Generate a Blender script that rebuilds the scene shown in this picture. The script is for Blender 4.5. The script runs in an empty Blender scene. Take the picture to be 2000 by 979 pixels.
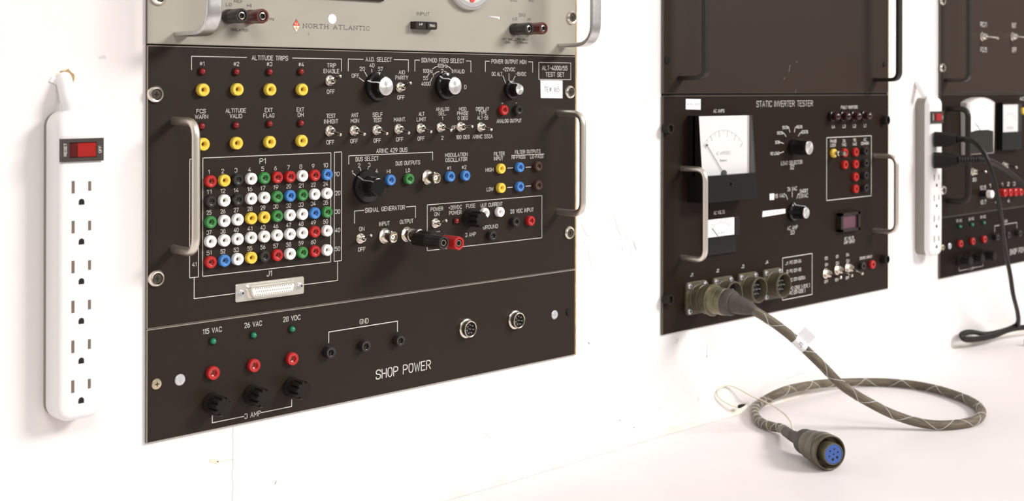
import bpy, bmesh, math, random
from mathutils import Vector, Matrix
random.seed(7)
S = bpy.context.scene
COL = S.collection
IN = 0.0254
# ------------------------------------------------------------------ camera model (inches; X along the wall, Z up, t out of the wall)
F, A, RO, D, XC, ZC, CY = 2474.81, 0.8127, 0.0019, 35.928, -18.6085, -1.2847, 170.31
ZTOP = 16.6          # worktop lies 16.6 in below the top edge of the first black panel
STAND = 0.125        # panel faces stand this far off the wall

def P3(X, t, Z):     # inches (panel plane t = 0) -> metres
    return Vector((X*IN, -(STAND+t)*IN, (Z+ZTOP)*IN))

def W(px, py, t=0.0):            # point of the plane t inches in front of the panel faces
    x, y = px-1000, py-CY
    c, s = math.cos(-RO), math.sin(-RO)
    x, y = c*x-s*y, s*x+c*y
    r, z = x/F, -y/F
    k = (D-t)/(math.sin(A)-r*math.cos(A))
    return XC+(math.cos(A)+r*math.sin(A))*k, ZC+z*k

def WC(px, py, h):               # point at height h above the worktop -> X, t, Z
    x, y = px-1000, py-CY
    c, s = math.cos(-RO), math.sin(-RO)
    x, y = c*x-s*y, s*x+c*y
    r, z = x/F, -y/F
    k = (h-ZTOP-ZC)/z
    return XC+(math.cos(A)+r*math.sin(A))*k, D-(math.sin(A)-r*math.cos(A))*k, h-ZTOP

cam = bpy.data.cameras.new('camera'); co = bpy.data.objects.new('camera', cam); COL.objects.link(co)
S.camera = co
cam.sensor_width = 36; cam.sensor_fit = 'HORIZONTAL'; cam.lens = F/2000*36
cam.shift_y = (CY-489.5)/2000
cam.clip_start = 0.02; cam.clip_end = 100
fw = Vector((math.cos(A), math.sin(A), 0)); ri = Vector((math.sin(A), -math.cos(A), 0)); up = Vector((0, 0, 1))
r2 = ri*math.cos(RO)+up*math.sin(RO); u2 = up*math.cos(RO)-ri*math.sin(RO)
m = Matrix.Identity(4)
for i in range(3):
    m[i][0], m[i][1], m[i][2] = r2[i], u2[i], -fw[i]
m.translation = Vector((XC*IN, -(STAND+D)*IN, (ZC+ZTOP)*IN))
co.matrix_world = m
cam.dof.use_dof = True; cam.dof.focus_distance = 1.12; cam.dof.aperture_fstop = 11

# ------------------------------------------------------------------ light
w = bpy.data.worlds.new('world'); S.world = w; w.use_nodes = True
nt = w.node_tree; nt.nodes.clear()
bg = nt.nodes.new('ShaderNodeBackground'); out = nt.nodes.new('ShaderNodeOutputWorld')
tc = nt.nodes.new('ShaderNodeTexCoord'); sp = nt.nodes.new('ShaderNodeSeparateXYZ'); cr = nt.nodes.new('ShaderNodeValToRGB')
mr = nt.nodes.new('ShaderNodeMapRange'); mr.inputs[1].default_value = -1; mr.inputs[2].default_value = 1
nt.links.new(tc.outputs['Generated'], sp.inputs[0]); nt.links.new(sp.outputs[2], mr.inputs[0]); nt.links.new(mr.outputs[0], cr.inputs[0])
cr.color_ramp.elements[0].position = 0.25; cr.color_ramp.elements[0].color = (0.36, 0.335, 0.32, 1)
cr.color_ramp.elements[1].position = 0.85; cr.color_ramp.elements[1].color = (1.0, 0.985, 0.96, 1)
e = cr.color_ramp.elements.new(0.52); e.color = (0.62, 0.60, 0.58, 1)
nt.links.new(cr.outputs[0], bg.inputs[0]); bg.inputs[1].default_value = 0.58
nt.links.new(bg.outputs[0], out.inputs[0])

def area(name, loc, target, sx, sy, power, colr):
    l = bpy.data.lights.new(name, 'AREA'); l.shape = 'RECTANGLE'; l.size = sx; l.size_y = sy; l.energy = power; l.color = colr
    o = bpy.data.objects.new(name, l); COL.objects.link(o); o.location = loc
    o.rotation_euler = (Vector(target)-Vector(loc)).to_track_quat('-Z', 'Y').to_euler()
    return o
area('ceiling_lamp', (2.3, -2.6, 2.1), (0.6, 0, 0.2), 1.3, 0.8, 122, (1, 0.975, 0.945))
area('ceiling_lamp_rear', (-0.9, -2.6, 2.3), (0.2, 0, 0.2), 1.4, 0.8, 34, (1, 0.975, 0.945))

S.view_settings.view_transform = 'Standard'; S.view_settings.look = 'None'
S.view_settings.gamma = 1; S.view_settings.use_curve_mapping = False; S.view_settings.exposure = 0.0

# ------------------------------------------------------------------ materials
MATS = {}
def mat(name, color, rough=0.5, metal=0.0, spec=0.5, noise=0.0, nscale=60.0, bump=0.0, bscale=200.0, coat=0.0, trans=0.0, ior=1.45, color2=None):
    if name in MATS: return MATS[name]
    mt = bpy.data.materials.new(name); mt.use_nodes = True
    n = mt.node_tree; b = n.nodes['Principled BSDF']
    b.inputs['Base Color'].default_value = (*color, 1); b.inputs['Roughness'].default_value = rough
    b.inputs['Metallic'].default_value = metal; b.inputs['Specular IOR Level'].default_value = spec
    b.inputs['Coat Weight'].default_value = coat; b.inputs['Transmission Weight'].default_value = trans; b.inputs['IOR'].default_value = ior
    t = n.nodes.new('ShaderNodeTexCoord')
    if noise or color2:
        nz = n.nodes.new('ShaderNodeTexNoise'); nz.inputs['Scale'].default_value = nscale; nz.inputs['Detail'].default_value = 5
        n.links.new(t.outputs['Object'], nz.inputs['Vector'])
        cr = n.nodes.new('ShaderNodeValToRGB'); cr.color_ramp.elements[0].position = 0.35; cr.color_ramp.elements[1].position = 0.65
        c2 = color2 or tuple(c*(1-noise) for c in color)
        cr.color_ramp.elements[0].color = (*c2, 1)
        cr.color_ramp.elements[1].color = (*color, 1)
        n.links.new(nz.outputs['Fac'], cr.inputs[0]); n.links.new(cr.outputs[0], b.inputs['Base Color'])
    if bump:
        nb = n.nodes.new('ShaderNodeTexNoise'); nb.inputs['Scale'].default_value = bscale; nb.inputs['Detail'].default_value = 3
        n.links.new(t.outputs['Object'], nb.inputs['Vector'])
        bp = n.nodes.new('ShaderNodeBump'); bp.inputs['Strength'].default_value = bump; bp.inputs['Distance'].default_value = 0.001
        n.links.new(nb.outputs['Fac'], bp.inputs['Height']); n.links.new(bp.outputs[0], b.inputs['Normal'])
    MATS[name] = mt
    return mt

def wall_material():
    mt = bpy.data.materials.new('painted_wall'); mt.use_nodes = True
    n = mt.node_tree; b = n.nodes['Principled BSDF']; b.inputs['Roughness'].default_value = 0.62
    t = n.nodes.new('ShaderNodeTexCoord')
    big = n.nodes.new('ShaderNodeTexNoise'); big.inputs['Scale'].default_value = 3.0; big.inputs['Detail'].default_value = 4
    sm = n.nodes.new('ShaderNodeTexNoise'); sm.inputs['Scale'].default_value = 55.0; sm.inputs['Detail'].default_value = 2
    for q in (big, sm): n.links.new(t.outputs['Object'], q.inputs['Vector'])
    c1 = n.nodes.new('ShaderNodeValToRGB'); c1.color_ramp.elements[0].position = .3; c1.color_ramp.elements[1].position = .6
    c1.color_ramp.elements[0].color = (.84, .775, .765, 1); c1.color_ramp.elements[1].color = (.87, .85, .835, 1)
    c2 = n.nodes.new('ShaderNodeValToRGB'); c2.color_ramp.elements[0].position = .76; c2.color_ramp.elements[1].position = .80
    c2.color_ramp.elements[0].color = (1, 1, 1, 1); c2.color_ramp.elements[1].color = (.8, .78, .77, 1)
    mx = n.nodes.new('ShaderNodeMix'); mx.data_type = 'RGBA'; mx.blend_type = 'MULTIPLY'; mx.inputs[0].default_value = 1
    n.links.new(big.outputs['Fac'], c1.inputs[0]); n.links.new(sm.outputs['Fac'], c2.inputs[0])
    n.links.new(c1.outputs[0], mx.inputs[6]); n.links.new(c2.outputs[0], mx.inputs[7]); n.links.new(mx.outputs[2], b.inputs['Base Color'])
    bn = n.nodes.new('ShaderNodeTexNoise'); bn.inputs['Scale'].default_value = 40; n.links.new(t.outputs['Object'], bn.inputs['Vector'])
    bp = n.nodes.new('ShaderNodeBump'); bp.inputs['Strength'].default_value = .12; bp.inputs['Distance'].default_value = .002
    n.links.new(bn.outputs['Fac'], bp.inputs['Height']); n.links.new(bp.outputs[0], b.inputs['Normal'])
    return mt
M_WALL = wall_material()
M_TOP = mat('worktop_paint', (.80, .735, .735), .42, noise=.035, nscale=9, bump=.05, bscale=30)
M_BLK = mat('panel_black', (.023, .0142, .0095), .47, spec=.24, noise=.16, nscale=900, bump=.06, bscale=1500)
M_BLK2 = mat('panel_black_tester', (.016, .0078, .0040), .5, spec=.17, noise=.16, nscale=900, bump=.06, bscale=1500)
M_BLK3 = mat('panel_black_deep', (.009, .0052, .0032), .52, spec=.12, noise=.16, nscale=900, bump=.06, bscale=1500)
M_EDGE = mat('panel_edge', (.42, .37, .32), .4, metal=.3)
M_EDGED = mat('panel_edge_dark', (.10, .085, .07), .5)
M_GRAY = mat('panel_grey', (.385, .352, .295), .42, spec=.4, noise=.045, nscale=25, bump=.03, bscale=600)
M_WOOD = mat('raw_wood', (.50, .33, .15), .75, noise=.35, nscale=120)
M_INK = mat('engraving_white', (.74, .70, .65), .6)
M_INKD = mat('ink_dark', (.05, .045, .045), .6)
M_INKG = mat('ink_grey', (.30, .29, .30), .6)
M_STICK = mat('label_white', (.86, .86, .88), .5)
M_STEEL = mat('satin_steel', (.80, .74, .65), .38, metal=1)
M_NICK = mat('nickel', (.80, .74, .64), .17, metal=1)
M_ALU = mat('brushed_aluminium', (.70, .685, .68), .36, metal=1, noise=.1, nscale=300)
M_CAP = mat('spun_aluminium', (.95, .93, .90), .30, metal=.85)
_b = M_CAP.node_tree.nodes['Principled BSDF']; _t = M_CAP.node_tree.nodes.new('ShaderNodeTangent'); _t.direction_type = 'RADIAL'; _t.axis = 'Y'
_b.inputs['Anisotropic'].default_value = .75; M_CAP.node_tree.links.new(_t.outputs[0], _b.inputs['Tangent'])
M_CHROME = mat('polished_chrome', (.72, .69, .64), .07, metal=1)
M_BRASS = mat('dull_brass', (.62, .52, .36), .3, metal=1)
M_KNOB = mat('knob_black', (.009, .0085, .008), .2, spec=.4, coat=.1)
M_RUB = mat('matte_black', (.014, .0115, .009), .55, spec=.22, bump=.1, bscale=500)
M_DARK = mat('hole_dark', (.008, .007, .006), .8)
M_STRAPB = mat('black_enamel', (.020, .017, .014), .38, spec=.35)
JC = {'red': mat('plastic_red', (.46, .018, .016), .34, coat=.2), 'yellow': mat('plastic_yellow', (.86, .60, .075), .36, coat=.2),
      'white': mat('plastic_white', (.88, .86, .83), .36, coat=.2), 'black': mat('plastic_black', (.022, .019, .017), .33, coat=.2),
      'green': mat('plastic_green', (.045, .23, .055), .36, coat=.2), 'blue': mat('plastic_blue', (.06, .215, .55), .36, coat=.2),
      'brown': mat('plastic_brown', (.075, .035, .022), .33, coat=.2)}
M_LENSR = mat('lens_red', (.24, .004, .004), .15, coat=.4)
M_ROCKD = mat('rocker_dark_red', (.10, .006, .004), .25, coat=.3)
M_LENSDR = mat('lens_dark_red', (.030, .006, .005), .15, coat=.4)
M_LENSG = mat('lens_green', (.012, .22, .11), .18, coat=.4)
M_OLIVE = mat('olive_drab', (.125, .105, .066), .42, metal=.25, noise=.2, nscale=150)
M_OLIVEG = mat('olive_bright', (.19, .17, .10), .34, metal=.4, noise=.2, nscale=150)
M_BOOT = mat('boot_rubber', (.078, .066, .056), .62, noise=.2, nscale=200, bump=.2, bscale=150)
M_BRAID = None
M_PLW = mat('strip_white', (.86, .84, .83), .38, coat=.15)
M_PLG = mat('strip_housing_shade', (.27, .245, .215), .5)  # white plastic greyed, the shade of the unlit left side put into the colour
M_SLOT = mat('slot_brown', (.17, .13, .10), .6)
M_ROCK = mat('rocker_red', (.36, .012, .008), .22, coat=.4)
M_BEZ = mat('switch_bezel', (.055, .042, .036), .4)
M_FACE = mat('meter_face', (.95, .935, .93), .5)
def clear_material():
    mt = bpy.data.materials.new('clear_plastic'); mt.use_nodes = True; n = mt.node_tree; n.nodes.clear()
    o = n.nodes.new('ShaderNodeOutputMaterial'); mx = n.nodes.new('ShaderNodeMixShader'); tr = n.nodes.new('ShaderNodeBsdfTransparent'); gl = n.nodes.new('ShaderNodeBsdfGlossy')
    lw = n.nodes.new('ShaderNodeLayerWeight'); lw.inputs[0].default_value = .5; pw = n.nodes.new('ShaderNodeMath'); pw.operation = 'POWER'; pw.inputs[1].default_value = 4; ad = n.nodes.new('ShaderNodeMath'); ad.operation = 'MULTIPLY_ADD'; ad.inputs[1].default_value = .6; ad.inputs[2].default_value = .05; tr.inputs[0].default_value = (.97, .97, .97, 1); gl.inputs['Roughness'].default_value = .05
    n.links.new(lw.outputs['Facing'], pw.inputs[0]); n.links.new(pw.outputs[0], ad.inputs[0]); n.links.new(ad.outputs[0], mx.inputs[0]); n.links.new(tr.outputs[0], mx.inputs[1]); n.links.new(gl.outputs[0], mx.inputs[2]); n.links.new(mx.outputs[0], o.inputs[0])
    return mt
M_CLEAR = clear_material()
M_LGREY = mat('meter_grey', (.56, .53, .50), .3, coat=.3)
M_CORDB = mat('black_cord', (.013, .0105, .008), .42, spec=.3)
M_STR = mat('string_cream', (.72, .66, .54), .8)
M_BLUEI = mat('blue_insert', (.045, .105, .34), .5)
M_PURP = mat('display_purple', (.13, .055, .075), .12, coat=.5)
M_CAULK = mat('caulk', (.78, .71, .60), .6, color2=(.86, .82, .76), nscale=35)
M_SCUFF = mat('scuff_grey', (.66, .63, .63), .8)
M_SCUFD = mat('scuff_dark', (.36, .34, .36), .8)
M_TAN = mat('chipped_tan', (.86, .72, .56), .8)
M_CREAM = mat('logo_cream', (.85, .74, .55), .5)
M_LOGR = mat('logo_red', (.70, .05, .03), .5)
M_TRACER = mat('tracer_white', (.62, .60, .56), .7)
M_SILW = mat('dull_silver', (.62, .64, .66), .35, metal=.6)
M_DIAL = mat('dial_silver', (.72, .70, .68), .35, metal=.6)
M_INSERT = mat('nylon_insert', (.90, .84, .76), .5)

def braid_material():
    mt = bpy.data.materials.new('braided_sleeve'); mt.use_nodes = True
    n = mt.node_tree; b = n.nodes['Principled BSDF']; b.inputs['Roughness'].default_value = .55
    uv = n.nodes.new('ShaderNodeUVMap'); mp = n.nodes.new('ShaderNodeMapping')
    n.links.new(uv.outputs[0], mp.inputs[0])
    w1 = n.nodes.new('ShaderNodeTexNoise'); w1.inputs['Scale'].default_value = 1.0; w1.inputs['Detail'].default_value = 2
    mp.inputs['Scale'].default_value = (26, 1.6, 1)
    n.links.new(mp.outputs[0], w1.inputs['Vector'])
    ch = n.nodes.new('ShaderNodeTexBrick'); mp2 = n.nodes.new('ShaderNodeMapping'); mp2.inputs['Scale'].default_value = (30, 22, 1); mp2.inputs['Rotation'].default_value = (0, 0, .785)
    n.links.new(uv.outputs[0], mp2.inputs[0]); n.links.new(mp2.outputs[0], ch.inputs['Vector'])
    cr = n.nodes.new('ShaderNodeValToRGB'); cr.color_ramp.elements[0].position = .36; cr.color_ramp.elements[1].position = .62
    cr.color_ramp.elements[0].color = (.085, .066, .045, 1); cr.color_ramp.elements[1].color = (.185, .15, .10, 1)
    n.links.new(w1.outputs['Fac'], cr.inputs[0]); n.links.new(cr.outputs[0], b.inputs['Base Color'])
    bp = n.nodes.new('ShaderNodeBump'); bp.inputs['Strength'].default_value = .5; bp.inputs['Distance'].default_value = .0006
    n.links.new(ch.outputs['Fac'], bp.inputs['Height']); n.links.new(bp.outputs[0], b.inputs['Normal'])
    return mt
M_BRAID = braid_material()

# ------------------------------------------------------------------ mesh builder (local inches: x right, t outwards, z up)
class MB:
    def __init__(s): s.v = []; s.f = []; s.m = []; s.uv = {}; s.cur = 0; s.mats = []
    def use(s, m):
        if m not in s.mats: s.mats.append(m)
        s.cur = s.mats.index(m); return s
    def add(s, vs, fs, uvs=None):
        o = len(s.v); s.v += [(a*IN, -b*IN, c*IN) for a, b, c in vs]
        for i, f in enumerate(fs):
            s.f.append([o+j for j in f]); s.m.append(s.cur)
            if uvs: s.uv[len(s.f)-1] = uvs[i]
        return s
    def box(s, x0, x1, t0, t1, z0, z1):
        vs = [(x, t, z) for x in (x0, x1) for t in (t0, t1) for z in (z0, z1)]
        return s.add(vs, [(0, 1, 3, 2), (4, 6, 7, 5), (0, 4, 5, 1), (2, 3, 7, 6), (0, 2, 6, 4), (1, 5, 7, 3)])
    def rbox(s, x0, x1, t0, t1, z0, z1, r=.03, n=3, ch=0.0):      # rounded outline prism, optional front chamfer
        pts = rrect((x0+x1)/2, (z0+z1)/2, (x1-x0)/2, (z1-z0)/2, r, n)
        return s.prism(pts, t0, t1, ch)
    def prism(s, pts, t0, t1, ch=0.0, back=True):
        n = len(pts); rings = [(t0, 0)]
        rings += [(t1-ch, 0), (t1, ch)] if ch else [(t1, 0)]
        cx = sum(p[0] for p in pts)/n; cz = sum(p[1] for p in pts)/n
        ex = max(abs(p[0]-cx) for p in pts); ez = max(abs(p[1]-cz) for p in pts)
        vs = []
        for t, c in rings:
            for x, z in pts: vs.append((cx+(x-cx)*(1-c/ex), t, cz+(z-cz)*(1-c/ez)))
        fs = []
        for k in range(len(rings)-1):
            for i in range(n):
                j = (i+1) % n; fs.append((k*n+i, k*n+j, (k+1)*n+j, (k+1)*n+i))
        fs.append(tuple(range((len(rings)-1)*n, len(rings)*n)))
        if back: fs.append(tuple(reversed(range(n))))
        return s.add(vs, fs)
    def lathe(s, prof, n=28, cx=0, cz=0, rf=None, sx=1, sz=1, phase=0.0, bias=0.0):
        vs = []; fs = []; idx = []
        for r, t in prof:
            if r <= 1e-6:
                idx.append([len(vs)]*n); vs.append((cx, t, cz+bias*t))
            else:
                row = []
                for k in range(n):
                    th = 2*math.pi*k/n+phase; rr = rf(r, t, th) if rf else r
                    row.append(len(vs)); vs.append((cx+rr*math.cos(th)*sx, t, cz+rr*math.sin(th)*sz+bias*t))
                idx.append(row)
        for a in range(len(prof)-1):
            for k in range(n):
                j = (k+1) % n; q = [idx[a][k], idx[a][j], idx[a+1][j], idx[a+1][k]]
                u = [];
                for z in q:
                    if z not in u: u.append(z)
                if len(u) > 2: fs.append(tuple(u))
        return s.add(vs, fs)
    def tube(s, pts, rad, n=10, upv=None, ry=None, square=False, caps=True, uv=False, k=1.0):
        pts = [Vector(p) for p in pts]; L = len(pts)
        rs = rad if isinstance(rad, (list, tuple)) else [rad]*L
        tang = []
        for i in range(L):
            a = pts[max(i-1, 0)]; b = pts[min(i+1, L-1)]; d = (b-a)
            tang.append(d.normalized() if d.length > 1e-9 else Vector((0, 1, 0)))
        u = Vector(upv) if upv else (Vector((0, 0, 1)) if abs(tang[0].z) < .9 else Vector((1, 0, 0)))
        vs = []; fs = []; uvs = []; ln = 0; lens = []
        for i in range(L):
            if i: ln += (pts[i]-pts[i-1]).length
            lens.append(ln)
            if upv: u = Vector(upv)
            u = (u-tang[i]*u.dot(tang[i])).normalized(); v = tang[i].cross(u)
            for j in range(n):
                th = 2*math.pi*(j+(.5 if square else 0))/n; c, q = math.cos(th), math.sin(th)
                if square:
                    e = .35; c = math.copysign(abs(c)**e, c); q = math.copysign(abs(q)**e, q)
                vs.append(tuple(pts[i]+u*(rs[i]*c)+v*((ry*rs[i]/rs[0] if ry else rs[i])*q)))
        for i in range(L-1):
            for j in range(n):
                h = (j+1) % n; fs.append((i*n+j, i*n+h, (i+1)*n+h, (i+1)*n+j))
                uvs.append([(j/n, lens[i]*k), ((j+1)/n, lens[i]*k), ((j+1)/n, lens[i+1]*k), (j/n, lens[i+1]*k)])
        if caps:
            fs.append(tuple(reversed(range(n)))); fs.append(tuple(range((L-1)*n, L*n)))
            uvs += [[(0, 0)]*n, [(0, 0)]*n]
        return s.add(vs, fs, uvs if uv else None)
    def mesh(s, name, smooth=35, recalc=True):
        me = bpy.data.meshes.new(name); me.from_pydata(s.v, [], s.f); me.update()
        for m in s.mats: me.materials.append(m)
        me.polygons.foreach_set('material_index', s.m)
        if s.uv:
            lay = me.uv_layers.new(name='UVMap')
            for p in me.polygons:
                u = s.uv.get(p.index)
                if u:
                    for q, li in enumerate(p.loop_indices): lay.data[li].uv = u[q]
        if recalc:
            b = bmesh.new(); b.from_mesh(me); bmesh.ops.recalc_face_normals(b, faces=b.faces); b.to_mesh(me); b.free()
        if smooth:
            me.shade_smooth(); me.set_sharp_from_angle(angle=math.radians(smooth))
        return me

def rrect(cx, cz, hx, hz, r, n=3):
    pts = []
    for qx, qz, a0 in ((1, 1, 0), (-1, 1, 90), (-1, -1, 180), (1, -1, 270)):
        for k in range(n+1):
            a = math.radians(a0+90*k/n); pts.append((cx+qx*(hx-r)+r*math.cos(a), cz+qz*(hz-r)+r*math.sin(a)))
    return pts

def smooth_path(pts, n=8):        # Catmull-Rom
    P = [Vector(p) for p in pts]; P = [P[0]*2-P[1]]+P+[P[-1]*2-P[-2]]; o = []
    for i in range(1, len(P)-2):
        for k in range(n):
            t = k/n; a, b, c, d = P[i-1], P[i], P[i+1], P[i+2]
            o.append(.5*((2*b)+(c-a)*t+(2*a-5*b+4*c-d)*t*t+(3*b-a-3*c+d)*t**3))
    o.append(P[-2]); return o

def bend(pts, r, n=6):            # round the inner corners of a polyline
    P = [Vector(p) for p in pts]; o = [P[0]]
    for i in range(1, len(P)-1):
        a = (P[i-1]-P[i]).normalized(); b = (P[i+1]-P[i]).normalized(); q0 = P[i]+a*r; q2 = P[i]+b*r
        for k in range(n+1):
            t = k/n; o.append(q0*(1-t)**2+P[i]*2*t*(1-t)*1.0+q2*t*t)
    o.append(P[-1]); return o

# ------------------------------------------------------------------ objects
def thing(name, label, cat, X, t, Z, group=None):
    o = bpy.data.objects.new(name, None); COL.objects.link(o); o.location = P3(X, t, Z)
    o.empty_display_size = .02
    o['label'] = label; o['category'] = cat
    if group: o['group'] = group
    return o
def part(root, name, me, X, t, Z, label=None, rot=None):     # X t Z absolute, in inches
    o = bpy.data.objects.new(name, me); COL.objects.link(o); o.parent = root
    o.location = P3(X, t, Z)-root.location
    if rot: o.rotation_euler = rot
    if label: o['label'] = label
    return o
def sub(par, name, me, loc=(0, 0, 0), label=None, rot=None):  # local inches
    o = bpy.data.objects.new(name, me); COL.objects.link(o); o.parent = par
    o.location = (loc[0]*IN, -loc[1]*IN, loc[2]*IN)
    if rot: o.rotation_euler = rot
    if label: o['label'] = label
    return o
def structure(name, me, loc=(0, 0, 0)):
    o = bpy.data.objects.new(name, me); COL.objects.link(o); o.location = loc; o['kind'] = 'structure'; return o

# ------------------------------------------------------------------ engraved lettering (single-stroke font, cap height 6)
GL = {
'A': (4, '0,0 2,6 4,0;.7,2 3.3,2'), 'B': (4, '0,0 0,6;~0,6 3.5,6 3.5,3.1 0,3.1;~0,3.1 4,3.1 4,0 0,0'), 'C': (4, '~4,4.5 4,6 0,6 0,0 4,0 4,1.5'),
'D': (4, '0,0 0,6;~0,6 4,6 4,0 0,0'), 'E': (3.7, '3.7,6 0,6 0,0 3.7,0;0,3.1 3.2,3.1'), 'F': (3.6, '3.6,6 0,6 0,0;0,3.1 3.2,3.1'),
'G': (4, '~4,4.5 4,6 0,6 0,0 4,0 4,2.8;4,2.8 2.2,2.8'), 'H': (4, '0,0 0,6;4,0 4,6;0,3 4,3'), 'I': (.4, '.2,0 .2,6'),
'J': (3, '~3,6 3,0 0,0 0,1.2'), 'K': (4, '0,0 0,6;4,6 0,2.3;1.4,3.6 4,0'), 'L': (3.5, '0,6 0,0 3.5,0'), 'M': (4.6, '0,0 0,6 2.3,2 4.6,6 4.6,0'),
'N': (4, '0,0 0,6 4,0 4,6'), 'O': (4, '~2,6 4,6 4,0 0,0 0,6 2,6'), 'P': (4, '0,0 0,6;~0,6 4,6 4,2.8 0,2.8'),
'Q': (4, '~2,6 4,6 4,0 0,0 0,6 2,6;2.4,1.6 4.2,-.3'), 'R': (4, '0,0 0,6;~0,6 4,6 4,2.9 0,2.9;2,2.9 4,0'),
'S': (4, '~4,4.7 4,6 0,6 0,3.1 4,3.1 4,0 0,0 0,1.3'), 'T': (4, '0,6 4,6;2,6 2,0'), 'U': (4, '~0,6 0,0 4,0 4,6'), 'V': (4, '0,6 2,0 4,6'),
'W': (5.2, '0,6 1.3,0 2.6,5.2 3.9,0 5.2,6'), 'X': (4, '0,0 4,6;0,6 4,0'), 'Y': (4, '0,6 2,3 4,6;2,3 2,0'), 'Z': (4, '0,6 4,6 0,0 4,0'),
'0': (3.6, '~1.8,6 3.6,6 3.6,0 0,0 0,6 1.8,6'), '1': (1.4, '0,4.8 1.3,6 1.3,0'), '2': (3.6, '~0,4.6 0,6 3.6,6 3.6,3.6 1,1.5 0,0;0,0 3.6,0'),
'3': (3.6, '~0,4.8 0,6 3.6,6 3.6,3.2 1.4,3.2;~1.4,3.2 3.6,3.2 3.6,0 0,0 0,1.2'), '4': (3.8, '2.6,6 0,1.5 3.8,1.5;2.8,3 2.8,0'),
'5': (3.6, '3.4,6 .3,6 .1,3.4;~.1,3.4 1,3.8 3.6,3.8 3.6,0 0,0 0,1.2'), '6': (3.6, '~2.6,6 1.2,4.8 0,3 0,0 3.6,0 3.6,3.5 .4,3.5'),
'7': (3.6, '0,6 3.6,6 1.2,0'), '8': (3.6, '~1.8,6 3.4,6 3.4,3.2 .2,3.2 .2,6 1.8,6;~1.8,3.2 3.6,3.2 3.6,0 0,0 0,3.2 1.8,3.2'),
'9': (3.6, '~1,0 2.4,1.2 3.6,3 3.6,6 0,6 0,2.5 3.2,2.5'), '#': (4.2, '1.2,.5 1.6,5.5;2.8,.5 3.2,5.5;.1,2.1 4,2.1;.3,3.9 4.2,3.9'),
'/': (2.6, '0,-.3 2.6,6.3'), '-': (2.6, '.2,3 2.4,3'), '+': (3, '0,3 3,3;1.5,1.5 1.5,4.5'), '.': (.5, '.2,0 .2,.7'), ',': (.6, '.5,.5 0,-1'),
'(': (1.4, '~1.3,6.6 0,5.2 0,.8 1.3,-.6'), ')': (1.4, '~0,6.6 1.3,5.2 1.3,.8 0,-.6'), '%': (4.4, '0,0 4.4,6;~.9,6 1.8,6 1.8,4 0,4 0,6 .9,6;~3.5,2 4.4,2 4.4,0 2.6,0 2.6,2 3.5,2'),
'z': (2.8, '0,3.8 2.8,3.8 0,0 2.8,0'), ' ': (2.2, '')}
def chaikin(p, k=2):
    for _ in range(k):
        q = [p[0]]
        for i in range(len(p)-1):
            a, b = p[i], p[i+1]
            if i > 0: q.append((a[0]*.72+b[0]*.28, a[1]*.72+b[1]*.28))
            if i < len(p)-2: q.append((a[0]*.28+b[0]*.72, a[1]*.28+b[1]*.72))
        q.append(p[-1]); p = q
    return p
def glyph_lines(txt, gap=1.5, serif=False):
    x = 0; o = []
    for ch in txt:
        wd, g = GL.get(ch, GL[' '])
        for pl in g.split(';'):
            if not pl: continue
            rnd = pl[0] == '~'; pts = [tuple(float(v) for v in q.split(',')) for q in pl.lstrip('~').split()]
            if rnd: pts = chaikin(pts)
            o.append([(x+a, b) for a, b in pts])
            if serif and not rnd:
                for (a, b) in (pts[0], pts[-1]):
                    if abs(b) < .01 or abs(b-6) < .01: o.append([(x+a-.75, b), (x+a+.75, b)])
        x += wd+gap
    return o, x-gap
class Ink(MB):
    T = .006
    def line(s, pts, wd):        # pts in wall inches
        P = [Vector((a, b)) for a, b in pts]; L = []; R = []
        for i, p in enumerate(P):
            d0 = (P[i]-P[i-1]).normalized() if i else None; d1 = (P[i+1]-P[i]).normalized() if i < len(P)-1 else None
            if d0 is None: n = Vector((-d1.y, d1.x)); q = p-d1*wd*.35; k = 1
            elif d1 is None: n = Vector((-d0.y, d0.x)); q = p+d0*wd*.35; k = 1
            else:
                n = Vector((-(d0+d1).y, (d0+d1).x)); n = n.normalized() if n.length > 1e-4 else Vector((-d0.y, d0.x)); q = p
                k = 1/max(.5, abs(n.dot(Vector((-d0.y, d0.x)))))
            L.append(q+n*wd*.5*k); R.append(q-n*wd*.5*k)
        vs = [(v.x, s.T, v.y) for v in L]+[(v.x, s.T, v.y) for v in R]; n = len(P)
        s.add(vs, [(i, n+i, n+i+1, i+1) for i in range(n-1)])
    def text(s, txt, xc, zc, wd, h, sw=None, serif=False, ang=0.0, gap=1.5):
        ls, nat = glyph_lines(txt, gap, serif); kx = wd/nat; kz = h/6; sw = sw or h*.108
        ca, sa = math.cos(ang), math.sin(ang)
        for l in ls:
            q = [((a-nat/2)*kx, (b-3)*kz) for a, b in l]
            s.line([(xc+a*ca-b*sa, zc+a*sa+b*ca) for a, b in q], sw)

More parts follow.
